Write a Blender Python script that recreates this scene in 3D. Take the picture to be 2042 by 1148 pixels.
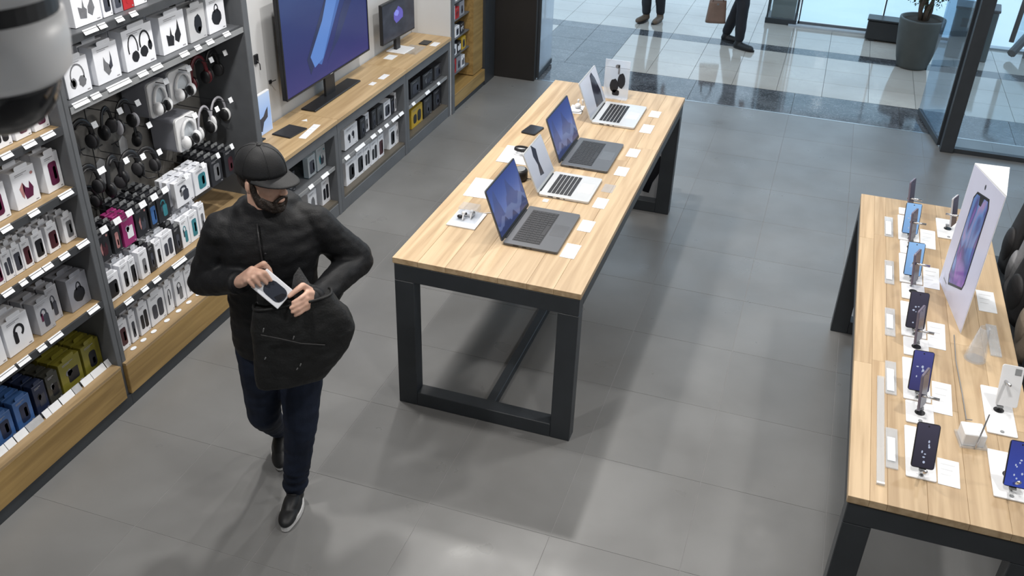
import bpy, bmesh, math, random, re
from mathutils import Vector, Matrix, noise

random.seed(7)
scene = bpy.context.scene
for o in list(bpy.data.objects):
    bpy.data.objects.remove(o, do_unlink=True)
COL = scene.collection

# ------------------------------------------------------------------ camera, world, lights, exposure
CAM_H, PITCH, YAW, ROLL, F_PX = 3.2196, 0.5472, -0.3075, 0.0337, 1882.6
_F = Vector((math.sin(YAW) * math.cos(PITCH), math.cos(YAW) * math.cos(PITCH), -math.sin(PITCH)))
_R = Vector((math.cos(YAW), -math.sin(YAW), 0))
_U = _R.cross(_F)
_R2 = _R * math.cos(ROLL) + _U * math.sin(ROLL)
_U2 = -_R * math.sin(ROLL) + _U * math.cos(ROLL)
cd = bpy.data.cameras.new('security_view')
cam = bpy.data.objects.new('security_view', cd)
COL.objects.link(cam)
cam.matrix_world = Matrix(((_R2.x, _U2.x, -_F.x, 0), (_R2.y, _U2.y, -_F.y, 0), (_R2.z, _U2.z, -_F.z, CAM_H), (0, 0, 0, 1)))
cd.sensor_fit = 'HORIZONTAL'
cd.sensor_width = 36
cd.lens = 36 * F_PX / 2042
cd.clip_start = 0.05
cd.clip_end = 200
cd.dof.use_dof = True
cd.dof.focus_distance = 5.0
cd.dof.aperture_fstop = 9.5
scene.camera = cam

world = bpy.data.worlds.new('world')
scene.world = world
world.use_nodes = True
bg = world.node_tree.nodes['Background']
bg.inputs['Color'].default_value = (0.60, 0.81, 1.0, 1)
bg.inputs['Strength'].default_value = 1.55

scene.view_settings.view_transform = 'Standard'
scene.view_settings.look = 'None'
scene.view_settings.exposure = 0.0
scene.view_settings.gamma = 1.0
scene.view_settings.use_curve_mapping = False

CEIL = 3.50
LIGHT_COLOR = (1.0, 0.97, 0.93)
# x, y, watts, radius : ceiling downlights of the shop
DOWNLIGHTS = [(-1.40, 5.55, 39, .06), (-1.35, 7.70, 14, .12), (-2.30, 1.90, 38, .08), (-2.20, 3.90, 46, .08), (-2.35, 6.10, 30, .12),
              (-2.45, 7.80, 10, .12), (0.10, 2.00, 31, .12), (0.20, 4.70, 27, .10), (1.35, 3.20, 30, .08), (1.45, 5.60, 18, .12), (0.30, 7.00, 12, .12)]

# ------------------------------------------------------------------ materials
MATS = {}


def new_mat(name):
    m = bpy.data.materials.new(name)
    m.use_nodes = True
    nt = m.node_tree
    return m, nt, nt.nodes['Principled BSDF']


def plain(name, col, rough=.5, metal=0., var=.06, scale=8., bump=0., bscale=60., spec=.5, coat=0., emit=None, estr=0., alpha=1., trans=0., ior=1.45, sheen=0.):
    """procedural material: noise-varied colour, optional fine bump"""
    if name in MATS:
        return MATS[name]
    m, nt, b = new_mat(name)
    N, L = nt.nodes, nt.links
    b.inputs['Roughness'].default_value = rough
    b.inputs['Metallic'].default_value = metal
    b.inputs['Specular IOR Level'].default_value = spec
    b.inputs['Coat Weight'].default_value = coat
    b.inputs['IOR'].default_value = ior
    b.inputs['Transmission Weight'].default_value = trans
    b.inputs['Alpha'].default_value = alpha
    b.inputs['Sheen Weight'].default_value = sheen
    tc = N.new('ShaderNodeTexCoord')
    nz = N.new('ShaderNodeTexNoise')
    nz.inputs['Scale'].default_value = scale
    nz.inputs['Detail'].default_value = 4
    L.new(tc.outputs['Object'], nz.inputs['Vector'])
    rp = N.new('ShaderNodeValToRGB')
    lo = [max(0, c * (1 - var)) for c in col]
    hi = [min(1, c * (1 + var)) for c in col]
    rp.color_ramp.elements[0].position = .3
    rp.color_ramp.elements[1].position = .7
    rp.color_ramp.elements[0].color = (*lo, 1)
    rp.color_ramp.elements[1].color = (*hi, 1)
    L.new(nz.outputs['Fac'], rp.inputs['Fac'])
    L.new(rp.outputs['Color'], b.inputs['Base Color'])
    if emit:
        b.inputs['Emission Color'].default_value = (*emit, 1)
        b.inputs['Emission Strength'].default_value = estr
    if bump:
        n2 = N.new('ShaderNodeTexNoise')
        n2.inputs['Scale'].default_value = bscale
        n2.inputs['Detail'].default_value = 6
        L.new(tc.outputs['Object'], n2.inputs['Vector'])
        bp = N.new('ShaderNodeBump')
        bp.inputs['Strength'].default_value = bump
        bp.inputs['Distance'].default_value = .01
        L.new(n2.outputs['Fac'], bp.inputs['Height'])
        L.new(bp.outputs['Normal'], b.inputs['Normal'])
    MATS[name] = m
    return m


def wood(name, c1, c2, rough=.42, along='Y', objvar=.5):
    if name in MATS:
        return MATS[name]
    m, nt, b = new_mat(name)
    N, L = nt.nodes, nt.links
    b.inputs['Roughness'].default_value = rough
    tc = N.new('ShaderNodeTexCoord')
    oi = N.new('ShaderNodeObjectInfo')
    off = N.new('ShaderNodeVectorMath')
    off.operation = 'MULTIPLY_ADD'
    cx = N.new('ShaderNodeCombineXYZ')
    mu = N.new('ShaderNodeMath')
    mu.operation = 'MULTIPLY'
    mu.inputs[1].default_value = 37.
    L.new(oi.outputs['Random'], mu.inputs[0])
    for k in range(3):
        L.new(mu.outputs[0], cx.inputs[k])
    off.inputs[1].default_value = (26, 1.3, 26) if along == 'Y' else (1.3, 26, 26)
    L.new(tc.outputs['Object'], off.inputs[0])
    L.new(cx.outputs[0], off.inputs[2])
    nz = N.new('ShaderNodeTexNoise')
    nz.inputs['Scale'].default_value = 1.
    nz.inputs['Detail'].default_value = 7
    nz.inputs['Distortion'].default_value = .6
    L.new(off.outputs[0], nz.inputs['Vector'])
    rp = N.new('ShaderNodeValToRGB')
    rp.color_ramp.elements[0].position = .32
    rp.color_ramp.elements[1].position = .66
    rp.color_ramp.elements[0].color = (*c1, 1)
    rp.color_ramp.elements[1].color = (*c2, 1)
    L.new(nz.outputs['Fac'], rp.inputs['Fac'])
    hs = N.new('ShaderNodeHueSaturation')
    ma = N.new('ShaderNodeMapRange')
    ma.inputs['To Min'].default_value = 1 - .22 * objvar
    ma.inputs['To Max'].default_value = 1 + .16 * objvar
    L.new(oi.outputs['Random'], ma.inputs['Value'])
    L.new(ma.outputs[0], hs.inputs['Value'])
    L.new(rp.outputs['Color'], hs.inputs['Color'])
    L.new(hs.outputs['Color'], b.inputs['Base Color'])
    bp = N.new('ShaderNodeBump')
    bp.inputs['Strength'].default_value = .12
    bp.inputs['Distance'].default_value = .002
    L.new(nz.outputs['Fac'], bp.inputs['Height'])
    L.new(bp.outputs['Normal'], b.inputs['Normal'])
    MATS[name] = m
    return m


def stone(name, c1, c2, rough, scale=1.6, objvar=.1, vein=None, coat=0.):
    """floor slab: soft clouds in world space, small change of tone from slab to slab, uneven gloss"""
    if name in MATS:
        return MATS[name]
    m, nt, b = new_mat(name)
    N, L = nt.nodes, nt.links
    tc = N.new('ShaderNodeTexCoord')
    ge = N.new('ShaderNodeNewGeometry')
    oi = N.new('ShaderNodeObjectInfo')
    nz = N.new('ShaderNodeTexNoise')
    nz.inputs['Scale'].default_value = scale
    nz.inputs['Detail'].default_value = 8
    nz.inputs['Distortion'].default_value = .25
    L.new(ge.outputs['Position'], nz.inputs['Vector'])
    rp = N.new('ShaderNodeValToRGB')
    rp.color_ramp.elements[0].position = .3
    rp.color_ramp.elements[1].position = .72
    rp.color_ramp.elements[0].color = (*c1, 1)
    rp.color_ramp.elements[1].color = (*c2, 1)
    L.new(nz.outputs['Fac'], rp.inputs['Fac'])
    src = rp.outputs['Color']
    if vein:
        wv = N.new('ShaderNodeTexNoise')
        wv.inputs['Scale'].default_value = scale * 3
        wv.inputs['Detail'].default_value = 10
        wv.inputs['Distortion'].default_value = 2.5
        L.new(ge.outputs['Position'], wv.inputs['Vector'])
        r2 = N.new('ShaderNodeValToRGB')
        r2.color_ramp.elements[0].position = .47
        r2.color_ramp.elements[1].position = .53
        r2.color_ramp.elements[0].color = (0, 0, 0, 1)
        r2.color_ramp.elements[1].color = (0, 0, 0, 1)
        e = r2.color_ramp.elements.new(.5)
        e.color = (.5, .5, .5, 1)
        L.new(wv.outputs['Fac'], r2.inputs['Fac'])
        mx = N.new('ShaderNodeMix')
        mx.data_type = 'RGBA'
        mx.inputs['B'].default_value = (*vein, 1)
        L.new(r2.outputs['Color'], mx.inputs['Factor'])
        L.new(src, mx.inputs['A'])
        src = mx.outputs['Result']
    hs = N.new('ShaderNodeHueSaturation')
    ma = N.new('ShaderNodeMapRange')
    ma.inputs['To Min'].default_value = 1 - objvar
    ma.inputs['To Max'].default_value = 1 + objvar
    L.new(oi.outputs['Random'], ma.inputs['Value'])
    L.new(ma.outputs[0], hs.inputs['Value'])
    L.new(src, hs.inputs['Color'])
    L.new(hs.outputs['Color'], b.inputs['Base Color'])
    n2 = N.new('ShaderNodeTexNoise')
    n2.inputs['Scale'].default_value = scale * 2.2
    n2.inputs['Detail'].default_value = 5
    L.new(ge.outputs['Position'], n2.inputs['Vector'])
    mr = N.new('ShaderNodeMapRange')
    mr.inputs['From Min'].default_value = .3
    mr.inputs['From Max'].default_value = .7
    mr.inputs['To Min'].default_value = rough * .8
    mr.inputs['To Max'].default_value = rough * 1.25
    L.new(n2.outputs['Fac'], mr.inputs['Value'])
    L.new(mr.outputs[0], b.inputs['Roughness'])
    b.inputs['Coat Weight'].default_value = coat
    b.inputs['Coat Roughness'].default_value = .08
    MATS[name] = m
    return m


def glass(name, col=(.92, .97, 1.), alpha=.12, rough=.02, dcol=(.88, .93, .97)):
    """thin clear sheet: mostly see-through, with a real mirror highlight"""
    if name in MATS:
        return MATS[name]
    m, nt, b = new_mat(name)
    N, L = nt.nodes, nt.links
    out = N['Material Output']
    tr = N.new('ShaderNodeBsdfTransparent')
    tr.inputs['Color'].default_value = (*col, 1)
    gl = N.new('ShaderNodeBsdfGlossy')
    gl.inputs['Roughness'].default_value = rough
    gl.inputs['Color'].default_value = (.95, .97, 1, 1)
    df = N.new('ShaderNodeBsdfDiffuse')
    nz = N.new('ShaderNodeTexNoise')
    nz.inputs['Scale'].default_value = 3.
    rp = N.new('ShaderNodeValToRGB')
    rp.color_ramp.elements[0].color = (*[c * .85 for c in dcol], 1)
    rp.color_ramp.elements[1].color = (*dcol, 1)
    L.new(nz.outputs['Fac'], rp.inputs['Fac'])
    L.new(rp.outputs['Color'], df.inputs['Color'])
    lw = N.new('ShaderNodeLayerWeight')
    lw.inputs['Blend'].default_value = .5
    pw = N.new('ShaderNodeMath')
    pw.operation = 'POWER'
    pw.inputs[1].default_value = 4.
    L.new(lw.outputs['Facing'], pw.inputs[0])
    fr = N.new('ShaderNodeMath')
    fr.operation = 'MULTIPLY_ADD'
    fr.inputs[1].default_value = .7
    fr.inputs[2].default_value = .04
    L.new(pw.outputs[0], fr.inputs[0])
    m1 = N.new('ShaderNodeMixShader')
    m2 = N.new('ShaderNodeMixShader')
    m1.inputs[0].default_value = alpha
    L.new(tr.outputs[0], m1.inputs[1])
    L.new(df.outputs[0], m1.inputs[2])
    L.new(fr.outputs[0], m2.inputs[0])
    L.new(m1.outputs[0], m2.inputs[1])
    L.new(gl.outputs[0], m2.inputs[2])
    L.new(m2.outputs[0], out.inputs['Surface'])
    MATS[name] = m
    return m


def screen(name, kind, strength=1.):
    """lit display; generated x runs along the width, generated y up the height"""
    if name in MATS:
        return MATS[name]
    m, nt, b = new_mat(name)
    N, L = nt.nodes, nt.links
    tc = N.new('ShaderNodeTexCoord')
    sp = N.new('ShaderNodeSeparateXYZ')
    L.new(tc.outputs['Generated'], sp.inputs[0])

    def ramp(src, stops):
        r = N.new('ShaderNodeValToRGB')
        el = r.color_ramp.elements
        el[0].position, el[0].color = stops[0][0], (*stops[0][1], 1)
        el[1].position, el[1].color = stops[-1][0], (*stops[-1][1], 1)
        for p, c in stops[1:-1]:
            e = el.new(p)
            e.color = (*c, 1)
        L.new(src, r.inputs['Fac'])
        return r.outputs['Color']

    def mix(f, a, bb):
        x = N.new('ShaderNodeMix')
        x.data_type = 'RGBA'
        L.new(f, x.inputs['Factor'])
        L.new(a, x.inputs['A'])
        if isinstance(bb, tuple):
            x.inputs['B'].default_value = (*bb, 1)
        else:
            L.new(bb, x.inputs['B'])
        return x.outputs['Result']

    def ridge(scale, seed, base, amp, soft):
        n = N.new('ShaderNodeTexNoise')
        n.noise_dimensions = '1D'
        n.inputs['Scale'].default_value = scale
        n.inputs['Detail'].default_value = 1.5
        ad = N.new('ShaderNodeMath')
        ad.operation = 'ADD'
        ad.inputs[1].default_value = seed
        L.new(sp.outputs['X'], ad.inputs[0])
        L.new(ad.outputs[0], n.inputs['W'])
        h = N.new('ShaderNodeMath')
        h.operation = 'MULTIPLY_ADD'
        h.inputs[1].default_value = amp
        h.inputs[2].default_value = base
        L.new(n.outputs['Fac'], h.inputs[0])
        s = N.new('ShaderNodeMath')
        s.operation = 'SUBTRACT'
        L.new(h.outputs[0], s.inputs[0])
        L.new(sp.outputs['Y'], s.inputs[1])
        q = N.new('ShaderNodeMath')
        q.operation = 'MULTIPLY'
        q.use_clamp = True
        q.inputs[1].default_value = soft
        L.new(s.outputs[0], q.inputs[0])
        return q.outputs[0]
    if kind == 'mountain':
        c = ramp(sp.outputs['Y'], [(0, (.16, .20, .34)), (.45, (.06, .11, .34)), (1, (.025, .05, .22))])
        c = mix(ridge(4.2, 3.1, .05, 1.05, 30), c, (.035, .06, .20))
        c = mix(ridge(3.0, 9.4, .0, .62, 40), c, (.085, .12, .27))
        c = mix(ridge(4.5, 5.2, -.08, .45, 40), c, (.02, .035, .12))
    elif kind == 'tv':
        c = ramp(sp.outputs['Y'], [(0, (.055, .035, .20)), (.3, (.022, .022, .15)), (.7, (.018, .040, .17)), (1, (.045, .10, .28))])
        n = N.new('ShaderNodeTexNoise')
        n.inputs['Scale'].default_value = 2.2
        L.new(tc.outputs['Generated'], n.inputs['Vector'])
        c = mix(n.outputs['Fac'], c, (.022, .03, .15))
    elif kind == 'dark':
        n = N.new('ShaderNodeTexNoise')
        n.inputs['Scale'].default_value = 3.
        L.new(tc.outputs['Generated'], n.inputs['Vector'])
        c = ramp(n.outputs['Fac'], [(.35, (.012, .014, .022)), (.7, (.03, .035, .05))])
    elif kind == 'white':
        c = ramp(sp.outputs['Y'], [(0, (.42, .45, .52)), (1, (.62, .66, .75))])
    elif kind == 'paleblue':
        c = ramp(sp.outputs['Y'], [(0, (.55, .68, .95)), (.5, (.35, .55, .95)), (1, (.6, .75, 1.))])
    elif kind == 'phoneblue':
        c = ramp(sp.outputs['Y'], [(0, (.22, .42, .75)), (1, (.30, .55, .92))])
    elif kind == 'phonenavy':
        c = ramp(sp.outputs['Y'], [(0, (.03, .03, .12)), (1, (.055, .06, .24))])
    elif kind == 'phoneblack':
        c = ramp(sp.outputs['Y'], [(0, (.02, .018, .03)), (1, (.045, .042, .07))])
    elif kind == 'phonecobalt':
        c = ramp(sp.outputs['Y'], [(0, (.03, .06, .36)), (1, (.03, .045, .25))])
    elif kind == 'purple':
        n = N.new('ShaderNodeTexNoise')
        n.inputs['Scale'].default_value = 1.6
        n.inputs['Distortion'].default_value = 1.2
        L.new(tc.outputs['Generated'], n.inputs['Vector'])
        c = ramp(n.outputs['Fac'], [(.3, (.30, .10, .45)), (.45, (.05, .05, .22)), (.55, (.10, .22, .52)), (.72, (.36, .24, .46))])
    b.inputs['Base Color'].default_value = (.02, .02, .025, 1)
    b.inputs['Roughness'].default_value = .16
    b.inputs['Specular IOR Level'].default_value = .2
    L.new(c, b.inputs['Emission Color'])
    b.inputs['Emission Strength'].default_value = strength
    MATS[name] = m
    return m


WOOD = wood('oak_boards', (.40, .275, .155), (.58, .43, .265))
WOOD_TOP = wood('oak_counter', (.37, .25, .125), (.53, .385, .215), objvar=.15)
WOOD_EDGE = wood('oak_edge', (.24, .15, .05), (.36, .235, .085), rough=.5, objvar=.1)
WOOD_SHELF = wood('oak_shelf', (.26, .18, .09), (.40, .28, .15), objvar=.15)
FRAME = plain('charcoal_powder_coat', (.032, .037, .043), .42, var=.1, bump=.05, bscale=300)
STEEL = plain('grey_shelf_steel', (.105, .112, .122), .45, var=.1, bump=.03, bscale=200)
STEEL_D = plain('dark_shelf_steel', (.045, .048, .053), .5, var=.12)
BACKP = plain('taupe_back_panel', (.21, .205, .195), .65, var=.1, scale=3)
WALLW = plain('white_wall_paint', (.62, .63, .64), .6, var=.04, scale=2, bump=.04, bscale=120)
BLACKP = plain('black_wall_panel', (.018, .016, .015), .5, var=.15, scale=2)
CEILM = plain('ceiling_paint', (.55, .55, .55), .8, var=.03, scale=2)
LABEL = plain('label_paper', (.78, .80, .83), .45, var=.03, scale=30)
LABEL_G = plain('label_grey', (.42, .43, .45), .5, var=.08, scale=30)
INK = plain('grey_ink', (.30, .30, .32), .6)
CARTON = plain('white_carton', (.80, .82, .87), .42, var=.03, scale=14)
CARTON_SIDE = plain('grey_carton', (.30, .31, .34), .5, var=.06, scale=14)
CARTON_DARK = plain('black_carton', (.022, .023, .028), .35, var=.2, scale=14)
CHROME = plain('wire_metal', (.35, .35, .36), .3, metal=1.)
BLACKPL = plain('black_plastic', (.014, .014, .016), .38, var=.15, scale=30)
GREYPL = plain('grey_plastic', (.25, .26, .27), .4, var=.08)
WHITEPL = plain('white_plastic', (.74, .75, .77), .32, var=.03)
CLEAR = glass('clear_acrylic', (.97, .98, 1.), .16)
CLEAR2 = glass('clear_plastic_pack', (.85, .88, .92), .18, .08)

# ------------------------------------------------------------------ mesh helpers
class MB:
    def __init__(s):
        s.v, s.f, s.mi = [], [], []
        s.cur = 0

    def add(s, vs, fs):
        o = len(s.v)
        s.v += [tuple(p) for p in vs]
        s.f += [tuple(i + o for i in q) for q in fs]
        s.mi += [s.cur] * len(fs)
        return s

    def box(s, x0, x1, y0, y1, z0, z1, M=None):
        vs = [Vector((x, y, z)) for z in (z0, z1) for y in (y0, y1) for x in (x0, x1)]
        if M is not None:
            vs = [M @ p for p in vs]
        return s.add(vs, [(0, 2, 3, 1), (4, 5, 7, 6), (0, 1, 5, 4), (2, 6, 7, 3), (0, 4, 6, 2), (1, 3, 7, 5)])

    def rings(s, rs, cap=True, closed=False):
        n = len(rs[0])
        vs = [p for r in rs for p in r]
        fs = []
        m = len(rs)
        for k in range(m if closed else m - 1):
            a, b = k * n, ((k + 1) % m) * n
            for i in range(n):
                j = (i + 1) % n
                fs.append((a + i, a + j, b + j, b + i))
        if cap and not closed:
            fs.append(tuple(reversed(range(n))))
            fs.append(tuple(range((m - 1) * n, m * n)))
        return s.add(vs, fs)

    def prism(s, poly, fn, t0, t1):
        """poly of (u,v); fn(u,v,t)->xyz"""
        return s.rings([[fn(u, v, t0) for u, v in poly], [fn(u, v, t1) for u, v in poly]])

    def tube(s, pts, r, n=8, closed=False, flat=None):
        pts = [Vector(p) for p in pts]
        m = len(pts)
        rad = r if isinstance(r, (list, tuple)) else [r] * m
        rs = []
        up = None
        for i, p in enumerate(pts):
            a = pts[(i - 1) % m] if (closed or i) else p
            b = pts[(i + 1) % m] if (closed or i < m - 1) else p
            t = (b - a).normalized()
            if up is None:
                up = Vector((0, 0, 1)) if abs(t.z) < .9 else Vector((1, 0, 0))
            e1 = up - t * up.dot(t)
            if e1.length < 1e-5:
                e1 = t.orthogonal()
            e1.normalize()
            up = e1
            e2 = t.cross(e1)
            rr = rad[i]
            q = flat or 1.
            rs.append([p + e1 * rr * math.cos(2 * math.pi * k / n) + e2 * rr * q * math.sin(2 * math.pi * k / n) for k in range(n)])
        return s.rings(rs, not closed, closed)

    def lathe(s, prof, c=(0, 0, 0), n=24, sx=1., sy=1., M=None):
        rs = []
        for r, z in prof:
            ring = [Vector((c[0] + r * sx * math.cos(2 * math.pi * k / n), c[1] + r * sy * math.sin(2 * math.pi * k / n), c[2] + z)) for k in range(n)]
            rs.append([M @ p for p in ring] if M is not None else ring)
        return s.rings(rs)

    def ell(s, c, rad, M=None, n=14):
        """ellipsoid; M rotates about the centre"""
        rs = []
        c = Vector(c)
        for i in range(1, n):
            th = math.pi * i / n
            ring = []
            for k in range(n + 4):
                ph = 2 * math.pi * k / (n + 4)
                p = Vector((rad[0] * math.sin(th) * math.cos(ph), rad[1] * math.sin(th) * math.sin(ph), -rad[2] * math.cos(th)))
                ring.append(c + (M @ p if M is not None else p))
            rs.append(ring)
        return s.rings(rs)

    def cap(s, p0, p1, r0, r1, n=14):
        """tapered capsule"""
        p0, p1 = Vector(p0), Vector(p1)
        t = (p1 - p0)
        if t.length < 1e-6:
            return s.ell(p0, (r0, r0, r0))
        t.normalize()
        e1 = t.orthogonal().normalized()
        e2 = t.cross(e1)
        rs = []
        for (p, r, angs) in ((p0, r0, [-80, -55, -28, 0]), (p1, r1, [0, 28, 55, 80])):
            for a in angs:
                a = math.radians(a)
                q = p + t * r * math.sin(a)
                rr = r * math.cos(a)
                rs.append([q + e1 * rr * math.cos(2 * math.pi * k / n) + e2 * rr * math.sin(2 * math.pi * k / n) for k in range(n)])
        return s.rings(rs)

    def chain(s, pts, rad):
        for i in range(len(pts) - 1):
            s.cap(pts[i], pts[i + 1], rad[i], rad[i + 1])
        return s

    def mesh(s, name, mats, bevel=0., seg=1, smooth=False, org=None):
        me = bpy.data.meshes.new(name)
        vs = s.v if org is None else [(x - org[0], y - org[1], z - org[2]) for x, y, z in s.v]
        me.from_pydata(vs, [], s.f)
        if not isinstance(mats, (list, tuple)):
            mats = [mats]
        for m in mats:
            me.materials.append(m)
        if len(mats) > 1:
            me.polygons.foreach_set('material_index', s.mi)
        bm = bmesh.new()
        bm.from_mesh(me)
        bmesh.ops.recalc_face_normals(bm, faces=bm.faces)
        if bevel:
            es = [e for e in bm.edges if len(e.link_faces) == 2 and e.calc_face_angle(0) > .6]
            bmesh.ops.bevel(bm, geom=es, offset=bevel, segments=seg, affect='EDGES', profile=.5, clamp_overlap=True)
        bm.to_mesh(me)
        bm.free()
        if smooth:
            for p in me.polygons:
                p.use_smooth = True
        me.update()
        return me

    def build(s, name, mats, parent=None, org=None, bevel=0., seg=1, smooth=False):
        if org is None and parent is not None and parent.get('_org'):
            org = parent['_org']
        o = bpy.data.objects.new(name, s.mesh(name, mats, bevel, seg, smooth, org))
        COL.objects.link(o)
        if parent is not None:
            o.parent = parent
            if parent.get('_org'):
                o['_org'] = parent['_org']
        elif org is not None:
            o.location = org
            o['_org'] = tuple(org)
        return o


def tag(o, label, cat=None, group=None, kind=None):
    if label:
        o['label'] = label
    if cat:
        o['category'] = cat
    if group:
        o['group'] = group
    if kind:
        o['kind'] = kind
    return o


def thing(name, label, cat, loc=(0, 0, 0), group=None, rz=0., world=False):
    """Empty at a thing's base. world=True: its parts are given in world coordinates"""
    o = bpy.data.objects.new(name, None)
    o.empty_display_size = .05
    COL.objects.link(o)
    o.location = loc
    o.rotation_euler = (0, 0, rz)
    if world:
        o['_org'] = tuple(loc)
    return tag(o, label, cat, group)


def struct(name, mb, mats, label=None, parent=None, **k):
    o = mb.build(name, mats, parent, **k)
    if parent is None:
        o['kind'] = 'structure'
        if label:
            o['label'] = label
    return o


def link(name, me, parent=None, loc=None, rot=None):
    o = bpy.data.objects.new(name, me)
    COL.objects.link(o)
    if parent is not None:
        o.parent = parent
    if loc is not None:
        o.location = loc
    if rot is not None:
        o.rotation_euler = rot
    return o


def dup(root, loc, rz=None, label=None, group=None):
    r = root.copy()
    COL.objects.link(r)
    r.location = loc
    if rz is not None:
        r.rotation_euler = (0, 0, rz)
    if label:
        r['label'] = label
    if group:
        r['group'] = group
    for ch in root.children:
        c = ch.copy()
        COL.objects.link(c)
        c.parent = r
        for g in ch.children:
            d = g.copy()
            COL.objects.link(d)
            d.parent = c
    return r


def remesh(mb, voxel, name, smooth_it=3, wrinkle=None):
    """fuse overlapping closed shapes into one continuous skin"""
    me = mb.mesh(name + '_src', MATS['white_plastic'])
    o = bpy.data.objects.new(name + '_src', me)
    COL.objects.link(o)
    md = o.modifiers.new('r', 'REMESH')
    md.mode = 'VOXEL'
    md.voxel_size = voxel
    dg = bpy.context.evaluated_depsgraph_get()
    dg.update()
    ev = o.evaluated_get(dg)
    nm = bpy.data.meshes.new_from_object(ev)
    bpy.data.objects.remove(o, do_unlink=True)
    bpy.data.meshes.remove(me)
    nm.name = name
    bm = bmesh.new()
    bm.from_mesh(nm)
    for _ in range(smooth_it):
        bmesh.ops.smooth_vert(bm, verts=bm.verts, factor=.5, use_axis_x=True, use_axis_y=True, use_axis_z=True)
    if wrinkle:
        bm.normal_update()
        for v in bm.verts:
            v.co += v.normal * wrinkle(v.co)
    bm.to_mesh(nm)
    bm.free()
    nm.materials.clear()
    for p in nm.polygons:
        p.use_smooth = True
    return nm


def rrect(w, h, r, n=4, cx=0., cy=0.):
    r = min(r, w / 2 - 1e-5, h / 2 - 1e-5)
    out = []
    for (sx, sy, a0) in ((1, 1, 0), (-1, 1, 90), (-1, -1, 180), (1, -1, 270)):
        for k in range(n + 1):
            a = math.radians(a0 + 90 * k / n)
            out.append((cx + sx * (w / 2 - r) + r * math.cos(a), cy + sy * (h / 2 - r) + r * math.sin(a)))
    return out


def ellipse(w, h, n=14, cx=0., cy=0., wob=0., seed=0):
    return [(cx + w / 2 * math.cos(2 * math.pi * k / n) * (1 + wob * math.sin(3.1 * k + seed)), cy + h / 2 * math.sin(2 * math.pi * k / n) * (1 + wob * math.cos(2.3 * k + seed))) for k in range(n)]

# ------------------------------------------------------------------ the shop's shell
TS = .6
TX0, TY0 = -.14, 3.03
floor = struct('floor', MB().box(-4.2, 3.4, -1.4, 9.05, -.06, -.0015), plain('grout', (.27, .27, .27), .8), 'grey shop floor of large square stone tiles')
TILE = stone('grey_floor_tile', (.150, .150, .148), (.205, .206, .205), .33, 1.5, .035)
tile_me = MB().box(-TS / 2 + .001, TS / 2 - .001, -TS / 2 + .001, TS / 2 - .001, -.012, 0).mesh('floor_tile', TILE, bevel=.0006)
for i in range(-6, 6):
    for j in range(-7, 10):
        cx, cy = TX0 + TS * (i + .5), TY0 + TS * (j + .5)
        o = link('floor_tile', tile_me, floor, (cx, cy, 0))
# the last course of tiles up to the marble threshold
YTH = TY0 + TS * 10 + .003
struct('ceiling', MB().box(-4.2, 3.4, -1.4, 9.1, CEIL, CEIL + .1), CEILM, 'white painted shop ceiling')
struct('wall_left', MB().box(-3.66, -3.50, -1.4, 9.1, 0, CEIL), WALLW, 'white painted shop wall behind the counter')
struct('wall_right', MB().box(3.3, 3.4, -1.4, 9.0, 0, CEIL), WALLW, 'white shop wall on the right')
struct('wall_rear', MB().box(-3.6, 3.4, -1.5, -1.4, 0, CEIL), WALLW, 'white shop wall at the rear')
struct('wall_entrance', MB().box(-3.50, -2.69, 8.97, 9.06, 0, CEIL), BLACKP, 'black wall panel beside the shop entrance', bevel=.004)
struct('trim_1', MB().box(-2.69, 3.3, 8.95, 9.05, 2.75, CEIL), FRAME, 'dark header over the shop entrance')

# marble threshold, slab by slab
DARKM = stone('dark_marble', (.030, .032, .036), (.095, .098, .105), .09, 3.2, .18, vein=(.26, .27, .29))
PALEM = stone('pale_mall_tile', (.37, .335, .295), (.51, .475, .43), .08, 1.2, .06, vein=(.40, .37, .34))
mall = struct('mall_floor', MB().box(-9, 7, 9.03, 12.18, -.08, -.008).box(-9, -.40, 12.18, 20, -.08, -.008), plain('mall_grout', (.20, .19, .18), .7), 'pale polished stone floor of the mall')
slab = MB().box(-.5 + .002, .5 - .002, -.32 + .002, .32 - .002, -.012, 0).mesh('marble_slab', DARKM)
for k in range(-6, 6):
    link('marble_slab', slab, mall, (k + .37, 9.37, 0))
link('threshold_strip', MB().box(-2.69, 3.3, 9.03, 9.05, -.01, .001).mesh('threshold_strip', plain('steel_strip', (.5, .5, .5), .3, metal=1.)), mall)
MT = .45
mt_me = MB().box(-MT / 2 + .002, MT / 2 - .002, -MT / 2 + .002, MT / 2 - .002, -.012, 0).mesh('mall_tile', PALEM)
mtd = MB().box(-MT / 2 + .002, MT / 2 - .002, -MT / 2 + .002, MT / 2 - .002, -.012, 0).mesh('dark_tile', DARKM)
mt_half = MB().box(-MT / 2 + .002, MT / 2 - .002, -.12 + .002, .12 - .002, -.012, 0).mesh('band_tile', DARKM)
for i in range(-9, 10):
    x = .13 + MT * (i + .5)
    rows = [9.69 + MT * (j + .5) for j in range(3)] + [11.28 + MT * (j + .5) for j in range(2)]
    if x < -.4:
        rows += [11.28 + MT * (j + .5) for j in range(2, 9)]
    for y in rows:
        dark = -2.95 < x < -2.15 and y < 11.1
        link('dark_tile' if dark else 'mall_tile', mtd if dark else mt_me, mall, (x, y, 0))
    link('band_tile', mt_half, mall, (x, 11.16, 0))
struct('mall_floor_edge', MB().box(-.40, 7, 12.18, 12.30, -.5, .02), plain('pale_kerb', (.42, .46, .50), .3), 'pale stone kerb under the glass railing')
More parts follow.
